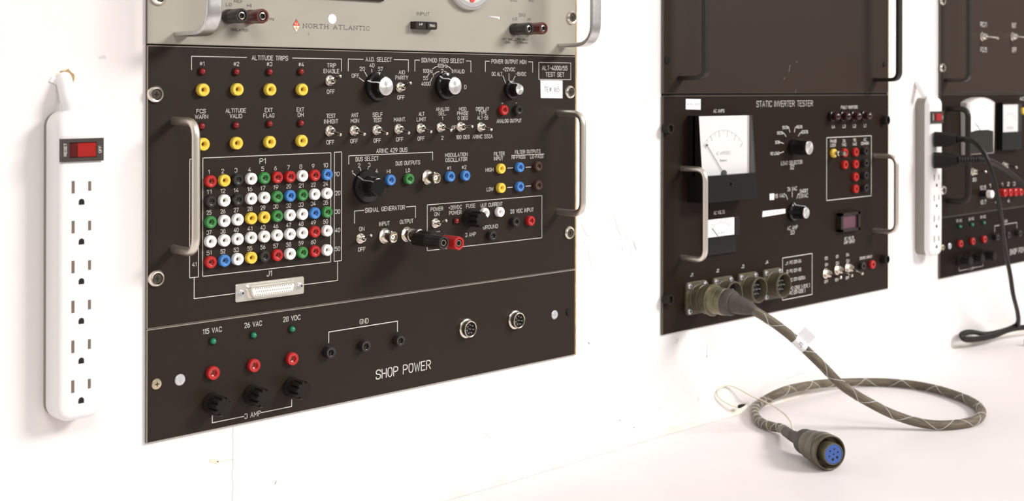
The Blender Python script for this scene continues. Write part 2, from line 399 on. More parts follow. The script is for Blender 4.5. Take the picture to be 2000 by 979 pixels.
class PInk(Ink):                 # lettering placed by where it is read in the photograph, on one flat plane
    def __init__(s, X0, Z0, t=0, dx=0): super().__init__(); s.X0, s.Z0, s.t, s.dx = X0, Z0, t, dx; s.use(M_INK)
    def q(s, px, py):
        X, Z = W(px, py, s.t); return X-s.X0+s.dx, Z-s.Z0
    def tx(s, txt, px, py, w, h, **k):
        a, _ = s.q(px-w/2, py); b, _ = s.q(px+w/2, py); c, z = s.q(px, py); _, z1 = s.q(px, py-h/2); _, z2 = s.q(px, py+h/2)
        s.text(txt, (a+b)/2, z, b-a, z1-z2, **k)
    def ln(s, pts, w=.0205): s.line([s.q(*p) for p in pts], w)
    def box(s, pts, w=.0205):
        q = [s.q(*p) for p in pts]; xa = (q[0][0]+q[3][0])/2; xb = (q[1][0]+q[2][0])/2; za = (q[0][1]+q[1][1])/2; zb = (q[2][1]+q[3][1])/2
        for l in ([(xa, za), (xb, za)], [(xb, za), (xb, zb)], [(xb, zb), (xa, zb)], [(xa, zb), (xa, za)]): s.line(l, w)
    def squareln(s, pts, w=.0205):  # brackets: snap segments to the panel's own horizontals and verticals
        q = [list(s.q(*p)) for p in pts]
        for i in range(len(q)-1):
            if abs(pts[i][0]-pts[i+1][0]) < 4 : v = q[i][0] if i else q[i+1][0]; q[i][0] = q[i+1][0] = v
        for i in range(len(q)-1):
            if abs(pts[i][0]-pts[i+1][0]) >= 4: v = (q[i][1]+q[i+1][1])/2; q[i][1] = q[i+1][1] = v
        s.line([tuple(a) for a in q], w)

def font_mesh(txt, size, m, name):
    cu = bpy.data.curves.new('t', 'FONT'); cu.body = txt; cu.size = size*IN; cu.align_x = 'CENTER'; cu.align_y = 'CENTER'
    o = bpy.data.objects.new('t', cu); COL.objects.link(o); dg = bpy.context.evaluated_depsgraph_get()
    me = bpy.data.meshes.new_from_object(o.evaluated_get(dg)); bpy.data.objects.remove(o); me.name = name
    for v in me.vertices: v.co = Vector((v.co.x, 0, v.co.y))
    me.materials.clear(); me.materials.append(m); return me

# ------------------------------------------------------------------ shared component meshes
CACHE = {}
def cached(key, fn):
    if key not in CACHE: CACHE[key] = fn()
    return CACHE[key]
def jack_mesh(color, r=.195, T=.18):
    def fn():
        b = MB().use(JC[color])
        if color in ('white', 'yellow'):
            b.lathe([(r*.95, 0), (r, .02), (r, T*.86), (r*.93, T), (r*.50, T), (r*.45, T*.93), (r*.30, T*.60), (r*.29, T*.3), (r*.29, .01)], 32)
        else:
            k = math.pi/3
            def hexr(q, t, th):
                a = (th % k)-k/2
                return q/math.cos(a)*.93 if (r*.3 < q < r*.52 and t < T*.97) else q
            b.lathe([(r*.95, 0), (r, .02), (r, T*.86), (r*.93, T), (r*.56, T), (r*.51, T*.96), (r*.50, T*.55), (r*.30, T*.45), (r*.24, T*.2), (r*.24, .01)], 36, rf=hexr)
        return b.mesh('banana_jack')
    return cached(('jack', color, r, T), fn)
def jack_contact(T=.18):
    def fn():
        b = MB().use(M_BRASS); b.lathe([(.040, .006), (.040, T*.35), (.030, T*.35), (.030, .012)], 16)
        b.use(M_DARK); b.lathe([(.06, .008), (0, .008)], 16)
        return b.mesh('contact')
    return cached(('contact', T), fn)
def jack(root, color, px, py, r=.195, T=.18, dx=0, label=None):
    X, Z = W(px, py, T*.8)
    o = part(root, 'banana_jack', jack_mesh(color, r, T), X+dx, 0, Z, label or color+' banana jack')
    sub(o, 'contact', jack_contact(T)); return o
def toggle_mesh(k=1.0):
    def fn():
        b = MB().use(M_NICK)
        b.lathe([(.205*k, 0), (.205*k, .025*k), (.19*k, .04*k), (.15*k, .045*k)], 28)
        b.lathe([(.165*k, .04*k), (.165*k, .10*k), (.15*k, .115*k), (.12*k, .115*k)], 6)
        prof = [(.125*k, .1*k)]
        for i in range(4): prof += [(.128*k, (.115+.025*i)*k), (.115*k, (.1275+.025*i)*k)]
        prof += [(.12*k, .225*k), (.085*k, .235*k), (.07*k, .20*k)]
        b.lathe(prof, 24); b.use(M_DARK); b.lathe([(.075*k, .19*k), (0, .19*k)], 20)
        return b.mesh('toggle_switch')
    return cached(('tog', k), fn)
def lever_mesh(k=1.0):
    def fn():
        b = MB().use(M_CHROME)
        b.lathe([(.042*k, 0), (.046*k, .1*k), (.050*k, .3*k), (.062*k, .46*k)], 16); b.use(M_NICK); b.lathe([(.062*k, .46*k), (.067*k, .52*k), (.058*k, .58*k), (.03*k, .605*k), (0, .61*k)], 16)
        return b.mesh('lever')
    return cached(('lev', k), fn)
def toggle(root, px, py, tx, ty, k=.9, dx=0):
    X, Z = W(px, py, .16*k)
    o = part(root, 'toggle_switch', toggle_mesh(k), X+dx, 0, Z)
    t1 = .15*k+.56*k; X1, Z1 = W(tx, ty, t1)
    d = Vector((X1-X, -(t1-.15*k), Z1-Z)); d.x *= .5; d.normalize()
    q = Vector((0, -1, 0)).rotation_difference(d)
    sub(o, 'lever', lever_mesh(k), (0, .15*k, 0), rot=q.to_euler()); return o
def lamp(root, px, py, lens=M_LENSR, r=.105, dx=0, T=.1, lab=None):
    X, Z = W(px, py, T*.8)
    def h():
        b = MB().use(M_RUB); b.lathe([(r*1.28, 0), (r*1.28, .035), (r*1.1, .055), (r*.95, .05)], 24); return b.mesh('indicator_lamp')
    def l():
        b = MB().use(lens); b.lathe([(r*.97, .02), (r*.97, T*.7), (r*.9, T), (r*.7, T*1.35), (r*.4, T*1.6), (0, T*1.68)], 24); return b.mesh('lens', 60)
    o = part(root, 'indicator_lamp', cached(('lh', r), h), X+dx, 0, Z)
    sub(o, 'lens', cached(('ll', r, T, lens.name), l), label=lab); return o
def knob_mesh(rs, T, body, skirt=True, lobes=8):
    def fn():
        b = MB().use(M_KNOB)
        def rf(q, t, th):
            if t > .15 and t < T*.97 and q > body*.6: return q*(1-.045*abs(math.cos(lobes*th/2))**3)
            return q
        pr = [(rs, .02), (rs, .07), (rs*.95, .13), (body*1.06, .16)] if skirt else [(body*1.04, .02), (body*1.04, .16)]
        pr += [(body, .2), (body*.97, T*.6), (body*.93, T*.9), (body*.85, T*.985), (body*.78, T)]
        b.lathe(pr+[(body*.76, T*.985), (0, T*.985)], 64, rf=rf)
        return b.mesh('control_knob', 40)
    return cached(('knob', rs, T, body, skirt), fn)
def knob(root, px, py, rs, T, body, capr, ang, capm=M_CAP, t=0, line=True, skirt=True, lab=None):
    X, Z = W(px, py, T)
    o = part(root, 'control_knob', knob_mesh(rs, T, body, skirt), X, 0, Z, lab)
    if capm:
        b = MB().use(capm); n = 40
        b.lathe([(capr, T*.98), (capr, T*1.01), (capr*.96, T*1.02), (0, T*1.02)], n)
        sub(o, 'cap', b.mesh('cap', 30), label='silver disc cap')
    if line:
        b = MB().use(M_STICK if capm else M_INKG); ca, sa = math.cos(math.radians(ang)), math.sin(math.radians(ang))
        pr = [(rs*.99, .10), (rs*.93, .14), (body*1.05, .17), (body*1.0, .22), (body*.97, T*.88), (body*.86, T*.995), (capr, T*1.01)]
        b.tube([(r*ca, t, r*sa) for r, t in pr], .02, 6); sub(o, 'pointer_line', b.mesh('pointer_line'))
    return o
M_SCR = mat('screw_brown', (.075, .058, .045), .4, metal=.3)
def cup_screw(root, px, py, dx=0, r=.28, dark=M_SCR, cup=M_NICK):
    X, Z = W(px, py, .06)
    def c():
        b = MB().use(cup); b.lathe([(r, 0), (r, .02), (r*.93, .07), (r*.78, .11), (r*.64, .10), (r*.58, .05)], 32); return b.mesh('mounting_screw')
    def d():
        b = MB().use(dark); b.lathe([(r*.56, .02), (r*.56, .06), (r*.5, .08), (0, .085)], 24)
        b.use(M_DARK)
        b.box(-r*.30, r*.30, .06, .090, -r*.06, r*.06); b.box(-r*.06, r*.06, .06, .0905, -r*.30, r*.30)
        return b.mesh('screw_head')
    o = part(root, 'mounting_screw', cached(('cup', r, cup.name), c), X+dx, 0, Z)
    sub(o, 'screw_head', cached(('sh', r, dark.name), d)); return o
def flat_screw(root, px, py, m, r=.18, dx=0, T=.05, lab=None):
    X, Z = W(px, py, T)
    def c():
        b = MB().use(m); b.lathe([(r, 0), (r, T*.5), (r*.85, T), (0, T*1.15)], 24)
        b.use(M_DARK if m is not M_SILW else M_ALU); b.box(-r*.4, r*.4, T, T*1.25, -r*.08, r*.08); b.box(-r*.08, r*.08, T, T*1.26, -r*.4, r*.4)
        return b.mesh('panel_screw')
    return part(root, 'panel_screw', cached(('fs', m.name, r), c), X+dx, 0, Z, lab)
def rod_handle(root, x, z1, z0, T=1.42, r=.13, m=M_STEEL, cr=.5, ferr=True):
    zc = (z1+z0)/2; h = (z1-z0)/2
    b = MB().use(m); b.tube(bend([(0, .0, h), (0, T, h), (0, T, -h), (0, 0, -h)], cr, 8), r, 18, upv=(1, 0, 0))
    return part(root, 'handle', b.mesh('handle'), x, 0, zc)
def strap_handle(root, x, z1, z0, T, wd, th, m, cr=.6):
    zc = (z1+z0)/2; h = (z1-z0)/2
    b = MB().use(m); b.tube(bend([(0, 0, h), (0, T, h), (0, T, -h), (0, 0, -h)], cr, 10), wd/2, 20, upv=(1, 0, 0), ry=th/2, square=True)
    return part(root, 'handle', b.mesh('handle', 50), x, 0, zc)
def plate(root, x0, x1, z0, z1, m, th=.11, edge=M_EDGE, name='front_plate', ch=.022):
    b = MB().use(M_EDGED); hx, hz = (x1-x0)/2, (z1-z0)/2
    vs = [(sx*hx, -th, sz*hz) for sx, sz in ((-1, -1), (1, -1), (1, 1), (-1, 1))]+[(sx*hx, -ch, sz*hz) for sx, sz in ((-1, -1), (1, -1), (1, 1), (-1, 1))]+[(sx*(hx-ch), 0, sz*(hz-ch)) for sx, sz in ((-1, -1), (1, -1), (1, 1), (-1, 1))]
    ring = lambda k: [(k*4+i, k*4+(i+1) % 4, (k+1)*4+(i+1) % 4, (k+1)*4+i) for i in range(4)]
    b.add(vs, [(3, 2, 1, 0)]+ring(0)); b.use(edge); b.add(vs, ring(1))
    b.use(m); b.add(vs[8:], [(0, 1, 2, 3)])
    return part(root, name, b.mesh(name, None), (x0+x1)/2, 0, (z0+z1)/2)
def sticker(root, quad, t=0, th=.008, name='sticker', label=None, m=M_STICK):
    q = [W(*p, t) for p in quad]; cx = sum(a for a, b in q)/4; cz = sum(b for a, b in q)/4
    b = MB().use(m); b.prism([(a-cx, z-cz) for a, z in q], 0, th)
    return part(root, name, b.mesh(name, None), cx, t, cz, label), cx, cz
def ink_part(root, ink, name='lettering', t=0):
    me = ink.mesh(name, None, recalc=False)
    o = part(root, name, me, ink.X0, t, ink.Z0); return o
def fuse_mesh():
    def fn():
        b = MB().use(M_RUB)
        def rf(q, t, th):
            if t > .30 and q > .2:
                g = abs(math.sin(th*4.5+.6)); return q*(1 if g > .30 else .80)
            return q
        b.lathe([(.33, 0), (.33, .12), (.31, .15), (.30, .28), (.305, .31), (.30, .70), (.275, .755), (.2, .76), (0, .76)], 72, rf=rf)
        return b.mesh('fuse_cap', 40)
    return cached('fuse', fn)
def fuse(root, px, py, dx=0):
    X, Z = W(px, py, .76); return part(root, 'fuse_cap', fuse_mesh(), X+dx, 0, Z)
def bnc_mesh():
    def fn():
        b = MB().use(M_NICK)
        b.lathe([(.27, 0), (.27, .05), (.25, .07), (.2, .07)], 28)
        b.lathe([(.225, .06), (.225, .14), (.19, .16)], 6)
        b.lathe([(.19, .15), (.15, .17), (.15, .30), (.19, .34), (.19, .55), (.165, .555), (.16, .30), (0, .30)], 28)
        for sgn in (1, -1): b.box(-.03, .03, .38, .43, sgn*.18-.04, sgn*.18+.04)
        return b.mesh('coaxial_connector')
    def fi():
        b = MB().use(M_INSERT); b.lathe([(.085, .3), (.085, .5), (.035, .5), (.03, .45)], 20); b.use(M_DARK); b.lathe([(.034, .47), (0, .47)], 16)
        return b.mesh('insulator')
    return cached('bnc', fn), cached('bncin', fi)
def bnc(root, px, py, t=.5):
    X, Z = W(px, py, t); a, c = bnc_mesh(); o = part(root, 'coaxial_connector', a, X, 0, Z); sub(o, 'insulator', c); return X, Z

# ------------------------------------------------------------------ setting
b = MB().use(M_WALL)
b.box(-30, 115, 0, 4.5, -1.2, 46)
wall = structure('wall_back', b.mesh('wall_back', None), (0, 0, 0)); wall.rotation_euler = (0, 0, 0)
# the builder's t axis points away from the wall, so push the slab behind y = 0
wall.location = (0, 4.5*IN, 0)
b = MB().use(M_TOP); b.rbox(-30, 115, 0, 31, -1.2, 0, .05)
worktop = bpy.data.objects.new('worktop', b.mesh('worktop', None)); COL.objects.link(worktop)
worktop['label'] = 'long white painted worktop running along the foot of the white wall'; worktop['category'] = 'worktop'
b = MB().use(M_CAULK)
pts = []
for i in range(120):
    x = -28+i*1.2; pts.append((x, .0, .0))
vs = []; fs = []
for i, (x, _, _) in enumerate(pts):
    a = .17+.05*math.sin(i*.9)+.04*random.random(); c = .26+.07*math.sin(i*.37+1)+.06*random.random()
    vs += [(x, .0, a), (x, a*.35, a*.35), (x, c, .0), (x, 0, 0)]
for i in range(len(pts)-1):
    for k in range(4):
        fs.append((i*4+k, i*4+(k+1) % 4, i*4+4+(k+1) % 4, i*4+4+k))
b.add(vs, fs); structure('trim_1', b.mesh('trim_1', 60), (0, -.0002, .0002))
# paint scuffs, pencil marks, seam and chip on the wall, worn into the paint
b = Ink(); b.T = .004
def WW(px, py): 
    X, Z = W(px, py, -STAND); return X, Z+ZTOP
for col, wd, pl in [
    (M_SCUFF, .03, [(1194, 426), (1199.5, 422), (1203, 436), (1209, 453), (1213, 461)]), (M_SCUFD, .03, [(1237, 472), (1242, 488)]),
    (M_SCUFF, .025, [(1135, 438), (1144, 457), (1149.5, 463)]), (M_SCUFF, .018, [(1148, 486), (1156, 524)]), (M_SCUFF, .018, [(1231, 482), (1235, 496)]),
    (M_SCUFF, .03, [(1149, 465), (1140, 474), (1143, 475)]), (M_SCUFF, .018, [(1190, 544), (1200, 535), (1215, 527), (1234, 522)]), (M_SCUFD, .03, [(1214.5, 485), (1215, 489)]),
    (M_SCUFD, .05, [(1149, 669), (1151, 672)]), (M_SCUFD, .04, [(1380, 694), (1380.5, 699)]), (M_SCUFF, .025, [(1381, 672), (1380.5, 694)]),
    (M_SCUFF, .02, [(455, 834), (454.6, 870), (454.8, 978)]), (M_SCUFD, .03, [(537, 946), (539, 940)]),
    (M_TAN, .1, [(411, 900), (424, 903)]), (M_TAN, .03, [(424, 902), (455, 898)]),
    (M_SCUFF, .02, [(944, 846), (953, 851), (960, 858)]), (M_SCUFF, .025, [(1600, 658), (1632, 651), (1636, 655)]), (M_SCUFF, .02, [(1636, 668), (1640, 692)]),
    (M_SCUFF, .03, [(1536, 740), (1556, 732), (1572, 728)]), (M_SCUFD, .03, [(1236, 836), (1240, 835)]), (M_SCUFD, .03, [(1209, 821), (1212, 822)]),
    (M_SCUFF, .025, [(1285, 802), (1287, 797), (1290, 795)]), (M_SCUFF, .03, [(1930, 628), (1933, 628)]), (M_SCUFF, .02, [(1625, 668), (1638, 667)]),
    (M_SCUFF, .02, [(1624, 690), (1640, 684)]), (M_SCUFD, .025, [(1223.5, 466), (1225, 464)]), (M_SCUFF, .02, [(828, 783), (832, 778)])]:
    b.use(col); b.line([WW(*p) for p in pl], wd)
o = bpy.data.objects.new('scuff_marks', b.mesh('scuff_marks', None, recalc=False)); COL.objects.link(o); o.parent = wall
o.location = (0, -4.5*IN-.00012, 0)

# raw wood edge of the three openings in the wall, thin dark sheet painting the shade behind the panels
M_CAV = mat('cavity_shade', (.012, .010, .008), .8)
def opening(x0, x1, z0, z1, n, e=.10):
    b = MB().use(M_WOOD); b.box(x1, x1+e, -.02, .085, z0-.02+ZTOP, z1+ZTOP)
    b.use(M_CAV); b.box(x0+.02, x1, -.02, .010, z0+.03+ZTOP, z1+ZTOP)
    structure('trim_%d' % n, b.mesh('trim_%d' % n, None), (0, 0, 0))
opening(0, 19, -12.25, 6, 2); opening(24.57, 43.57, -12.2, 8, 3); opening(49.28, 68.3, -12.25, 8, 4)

# ------------------------------------------------------------------ SHOP POWER panel (the same design stands in two racks)
def shop_power(dx, label):
    R = thing('power_outlet_panel', label, 'control panel', 9.5+dx, 0, -12.25, 'shop power panels at the foot of the racks')
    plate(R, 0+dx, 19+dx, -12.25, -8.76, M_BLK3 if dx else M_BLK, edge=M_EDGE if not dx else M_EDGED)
    I = PInk(9.5+dx, -10.5, dx=dx)
    I.tx('115 VAC', 414.4, 645.7, 36, 9.3); I.tx('26 VAC', 494.2, 633.7, 33, 9.1); I.tx('28 VDC', 569.5, 622.1, 33, 9)
    I.squareln([(413.9, 812.2), (414.4, 826.4), (476, 813.4)], .025); I.squareln([(510.7, 806.4), (569.5, 793.9), (569, 780.9)], .025)
    I.tx('3 AMP', 493.5, 810.2, 31, 9)
    I.squareln([(642.1, 669.7), (642.1, 648.4), (776.2, 627.7), (776.2, 647.7)], .027); I.tx('GND', 710.9, 627.7, 16.5, 9)
    I.tx('SHOP POWER', 787.6, 722.2, 106, 17, sw=.033)
    ink_part(R, I)
    for p in ((417.1, 667), (496.2, 655.2), (571.5, 643.4)): lamp(R, *p, lens=M_LENSG, r=.10, dx=dx, lab='green lens')
    for p in ((417.4, 729.3), (497.2, 714.6), (572, 701.6)): jack(R, 'red', *p, r=.215, T=.17, dx=dx)
    for p in ((437.7, 795.7), (516.5, 778.9), (594, 763.4)): fuse(R, *p, dx=dx)
    for p in ((645.5, 689), (714, 676.5), (781.5, 665.7)): jack(R, 'black', *p, r=.2, T=.26, dx=dx)
    for p in ((918.5, 643), (1013.5, 626)):
        X, Z = W(*p, .24)
        def c():
            b = MB().use(M_NICK); b.lathe([(.365, 0), (.365, .05), (.345, .07), (.31, .08), (.305, .27), (.29, .28), (.265, .27), (.26, .08)], 40)
            b.use(M_DARK); b.lathe([(.262, .10), (0, .10)], 32)
            b.use(M_CAP)
            for k in range(7):
                a = math.radians(90+k*51.4); r = .16 if k else 0
                if k == 0: b.lathe([(.016, .1), (.016, .24), (0, .245)], 8)
                b.lathe([(.016, .1), (.016, .24), (0, .245)], 8, .165*math.cos(a), .165*math.sin(a))
            return b.mesh('multipin_socket')
        part(R, 'multipin_socket', cached('mini', c), X+dx, 0, Z)
    flat_screw(R, 307, 750.9, M_BRASS, .17, dx, lab='worn brass screw'); flat_screw(R, 352.6, 742.6, M_SILW, .18, dx, lab='flat silver screw')
    flat_screw(R, 1084.3, 615.2, M_SILW, .18, dx, lab='flat silver screw'); flat_screw(R, 1112, 610.6, M_RUB, .15, dx)
    return R
shop_power(0, 'black panel engraved SHOP POWER at the bottom of the nearest rack, left')
shop_power(49.28, 'black shop power panel at the far right behind the hanging black cord')

# ------------------------------------------------------------------ ALTITUDE test set panel
R = thing('test_set_panel', 'large black test panel crowded with coloured jacks, toggles and knobs, in the nearest rack', 'control panel', 9.5, 0, -8.75)
plate(R, 0, 19, -8.74, -.02, M_BLK)
I = PInk(9.5, -4.4)
for a in [('ALTITUDE TRIPS', 527, 113.3, 70, 8.3), ('#1', 394.2, 124.3, 8.4, 7.4), ('#2', 461.3, 125, 10.4, 7.4), ('#3', 525.9, 125.2, 10, 7.4), ('#4', 588, 125.8, 10, 7.4),
    ('TRIP', 647.4, 128, 16.7, 7.5), ('ENABLE', 647, 139, 29.7, 7.5), ('OFF', 645.8, 179.3, 14.6, 7.6),
    ('FCS', 392.7, 217.2, 17.4, 7.5), ('WARN', 393.5, 228, 25, 7.5), ('ALTITUDE', 460.4, 216, 39, 7.5), ('VALID', 460.6, 226.8, 23.5, 7.5), ('EXT', 524.7, 215, 14.5, 7.5),
    ('FLAG', 524.9, 225.8, 20.6, 7.5), ('EXT', 586.5, 214, 14, 7.5), ('DH', 587.1, 224.2, 10.6, 7.5), ('TEST', 646.2, 226.4, 17.5, 7.5), ('INHIBIT', 646.4, 237.2, 27, 7.5), ('OFF', 645, 278, 14.5, 7.6),
    ('P1', 512.8, 314.7, 11.5, 9.6), ('J1', 525.8, 534.2, 9, 10), ('41', 379.4, 516.8, 8, 7.5),
    ('10', 658.4, 340.1, 8, 7.8), ('20', 659.6, 377.2, 9.2, 7.8), ('30', 659.2, 413.5, 9, 7.8), ('40', 659.2, 449.7, 9, 7.8), ('50', 659.2, 486.2, 9, 7.8),
    ('A.I.D. SELECT', 739.6, 116.3, 51, 7.8), ('OFF', 694, 148, 14, 7.4), ('20', 707.5, 134.5, 9.5, 7.2), ('40', 726.3, 127.8, 9, 7.2), ('57', 743, 134.8, 8.6, 7.2),
    ('AID', 784.6, 141.3, 11.8, 7), ('PARITY', 784.4, 151.8, 24, 7.4), ('OFF', 782.9, 190.6, 13.4, 7.2),
    ('SDI/MOD FREQ SELECT', 864.7, 118.3, 83, 7.6), ('105Hz', 864.2, 128.5, 19, 6.8), ('100Hz', 835.4, 138.8, 18.5, 6.8), ('2', 863.7, 138.8, 4, 6.8), ('INVALID', 894.7, 139.3, 24, 7),
    ('1', 845.4, 147.5, 2, 6.8), ('55', 831.2, 152.6, 8.5, 6.8), ('4000', 831.7, 163.8, 17, 6.8), ('D', 908.7, 170, 3.8, 6.8),
    ('POWER OUTPUT MON', 993.8, 120.5, 67.5, 7.4), ('DC ALT', 970.8, 144.6, 20, 6.8), ('+22VDC', 993.8, 135.5, 23, 6.8), ('-15VDC', 1016.9, 144.6, 20, 6.8),
    ('ALT-4000/55', 1083.4, 133, 49, 8), ('TEST SET', 1083.7, 145.6, 36, 7.8), ('+', 981, 201.9, 3.2, 6), ('-', 1008.4, 200.9, 3, 6), ('ANALOG OUTPUT', 994.3, 236.1, 48, 6.8),
    ('ANT', 693, 225, 13.5, 7.4), ('MON', 692.8, 235.9, 15.5, 7.4), ('OFF', 691.5, 275.7, 14, 7.3), ('SELF', 737.3, 224.1, 18.5, 7.4), ('TEST', 737.3, 234.6, 16, 7.4), ('OFF', 736.6, 274.7, 13.5, 7.3),
    ('MAINT.', 781, 233.4, 23, 7.2), ('OFF', 780.4, 272.4, 13.4, 7.2), ('ALT', 823.2, 222.6, 10.5, 7), ('LIMIT', 822.9, 233.1, 17.5, 7), ('OFF', 822.2, 270.9, 13, 7),
    ('ANALOG', 864.2, 213.1, 25, 6.6), ('SEL.', 864, 221.6, 14.5, 6.6), ('1', 864, 231.6, 1.8, 6.6), ('2', 863.7, 269.4, 3.8, 6.8),
    ('OFF', 888.7, 249.2, 12, 6.6), ('MOD', 903.5, 213.1, 13.5, 6.6), ('PHASE', 903.7, 221.4, 21.5, 6.6), ('0 DEG', 903.5, 230.9, 19, 6.6), ('180 DEG', 904, 267.7, 25.5, 6.8),
    ('DISPLAY', 942.3, 212.6, 25, 6.6), ('TYPE', 942.5, 220.4, 15.5, 6.4), ('ALT-55', 942.5, 230.1, 21, 6.6), ('ARINC 552A', 942.3, 266.7, 38.5, 6.8),
    ('ARINC 429 BUS', 765.1, 293.8, 60, 7.8), ('BUS SELECT', 716.8, 310.3, 44, 7.8), ('2', 701.3, 323.3, 4, 7.4), ('3', 720.8, 322.3, 3.8, 7.4), ('1', 688, 337, 2, 7), ('4', 735.6, 334, 4, 7),
    ('BUS OUTPUTS', 796.4, 318.3, 47, 7.4), ('HI', 759.1, 334.8, 7, 7), ('LO', 796.6, 333, 7.5, 7), ('MODULATION', 891.2, 302.5, 43.5, 7), ('OSCILLATOR', 891.2, 312, 42, 7),
    ('#1', 876.5, 328.5, 7, 6.6), ('#2', 906, 326.8, 8.5, 6.6), ('FILTER', 975, 300.5, 20, 6.8), ('INPUT', 973.6, 309.5, 17.5, 6.8), ('FILTER OUTPUTS', 1030.6, 296.3, 49, 6.6),
    ('HI-PASS', 1012.6, 307, 26, 6.6), ('LO-PASS', 1048.4, 305.8, 25, 6.6), ('HIGH', 956, 331.8, 15, 6.8), ('LOW', 957, 369.8, 12.5, 6.8),
    ('SIGNAL GENERATOR', 751.8, 408, 77, 8), ('ON', 706.5, 447.4, 9.5, 7.4), ('OFF', 706.3, 487.2, 14, 7.4), ('INPUT', 750.6, 436.9, 20, 7.4), ('OUTPUT', 793.9, 432.7, 25.5, 7.4),
    ('POWER', 853, 408.4, 24, 7), ('ON', 853, 418.4, 9, 6.8), ('OFF', 852.2, 456.2, 13.5, 6.8), ('+28VDC', 888.7, 405.1, 25, 7), ('POWER', 889.2, 415.4, 23.5, 7),
    ('FUSE', 919.3, 402.4, 17.5, 7), ('UUT CURRENT', 960, 399.9, 42, 7), ('28 VDC INPUT', 1019.4, 411.4, 45, 7.2), ('GROUND', 957.8, 443.2, 29, 6.8), ('3 AMP', 919, 458.2, 20, 7)]:
    I.tx(*a)
for p in [[(374, 136.1), (374, 110.3), (481.5, 111.8)], [(570.9, 113.6), (666.7, 115.2), (666.7, 139)], [(680, 138.8), (680, 115.3), (709.3, 116)], [(769.4, 116.3), (797.4, 117), (797, 139.5)],
    [(810, 139.5), (810.1, 117.5), (819.4, 117.5)], [(910.2, 119), (919.6, 119.5), (919.4, 140.8)], [(947.2, 140), (947.8, 119.3), (956, 120)], [(1031.6, 120.8), (1040.2, 121), (1040, 141.3)],
    [(680.5, 320.8), (681, 305), (844.7, 296.8), (844.7, 312.5)], [(691.8, 436.4), (692.3, 412.6), (710.8, 410.9)], [(793.1, 404.4), (811.2, 402.9), (811, 425.6)],
    [(379, 543), (379, 583.6), (459.7, 573.3)], [(659.1, 510), (659.1, 547.6), (592.8, 556.6)], [(998.6, 303.8), (1062.4, 301)], [(990.8, 328.6), (1001.6, 327.8)], [(1026.6, 326.9), (1037.1, 326.3)],
    [(990.8, 366.6), (1001, 365.6)], [(1026.6, 364), (1036.6, 363)]]:
    I.squareln(p)
for p in [[(700.8, 151.8), (710.8, 159)], [(711.8, 140), (716.8, 149.3)], [(725.9, 135), (726.3, 141.3)], [(844.4, 135), (849.4, 131.3), (854.4, 129.5)], [(873.5, 129.5), (878.5, 132), (882.7, 136.8)],
    [(835.2, 148.8), (838.4, 143)], [(848.2, 145), (852, 141.5), (857.7, 139.5)], [(867.7, 139.5), (872.7, 141.3)], [(840.7, 159.3), (843.9, 152)], [(982, 148), (987.6, 163)], [(994, 143.8), (994, 158.8)], [(1006, 148.8), (1001.6, 157.6)],
    [(690.5, 338.8), (694.5, 343)], [(703.3, 328.3), (704.5, 333.5)], [(718.8, 328), (717.6, 332)]]:
    I.ln(p)
I.box([(396.5, 309.5), (646.4, 297.7), (645.4, 511.3), (395.1, 540.6)]); I.box([(370.6, 311), (388, 310.2), (387.6, 541.3), (370, 542.9)])
I.box([(652.8, 297.7), (667.2, 296.7), (666.6, 509.2), (652.4, 510.8)]); I.box([(1052.4, 122), (1114.7, 122.8), (1114.7, 155.6), (1051.9, 155)], .02)
I.box([(834.4, 400.6), (1058.4, 382.1), (1057.9, 464.7), (833.9, 489.7)])
CX = [411.8, 438.8, 464.8, 491.4, 517, 542, 567.2, 591.4, 615.4, 639.4]
ROWS = [([354.4, 352.8, 351, 349.4, 348, 346.8, 345.4, 343.8, 342.6, 341.2], 'ryKwgrrwrb', ['1', '2', '3', '4', '5', '6', '7', '8', '9', '10']),
        ([393.6, 392, 390.4, 388.4, 386.4, 384.6, 382.8, 381.2, 379.8, 378], 'KwKwwgbgww', ['11', '12', '14', '16', '17', '19', '20', '21', '22', '24']),
        ([434.2, 431.8, 429.2, 426.8, 424.8, 422.4, 420.6, 418.6, 416.6, 414.6], 'gwwyygwwbg', ['25', '26', '27', '28', '29', '30', '32', '33', '34', '35']),
        ([472.2, 470, 467.4, 464.8, 462.4, 460, 457.8, 455.4, 453, 451], 'wwwwwwwwrw', ['37', '38', '40', '41', '43', '46', '47', '48', '49', '50']),
        ([512.5, 509.6, 506.6, 503.8, 501.2, 498.8, 496.2, 493.6, 491.2, 488.8], 'rbwyKrwgrw', ['51', '52', '53', '55', '56', '57', '58', '59', '60', ''])]
CN = {'r': 'red', 'y': 'yellow', 'K': 'black', 'w': 'white', 'g': 'green', 'b': 'blue'}
for ri_, (ys, cols, nums) in enumerate(ROWS):
    for i in range(10):
        off = (18.3, 18.8, 18.8, 18, 18.4)[ri_]
        if nums[i]: I.tx(nums[i], CX[i]-3.6-(.5 if len(nums[i]) < 2 else 0), ys[i]-off+i*(.0 if ri_ else .02)*1, 8.6 if len(nums[i]) > 1 else (4.4 if nums[i] != '1' else 2), 7.6)
ink_part(R, I)
for ys, cols, nums in ROWS:
    for i in range(10): jack(R, CN[cols[i]], CX[i]+.6, ys[i])
for p in [(397.8, 175.7), (464.6, 174.8), (528.9, 175), (591.4, 175), (398, 282), (463.4, 279.9), (528.2, 277.7), (590.7, 275.3)]: jack(R, 'yellow', *p, r=.203, T=.19)
for p in [(395.8, 139.6), (462.4, 140.4), (527.4, 140.6), (588.6, 140), (394.9, 246.4), (461.6, 244.6), (527.2, 242), (588.7, 240.8)]: lamp(R, *p, lab='red lens')
for p in [(763.8, 351.8), (880.6, 345), (910.4, 343.3), (1016.2, 327), (1016.2, 364.8)]: jack(R, 'blue', *p)
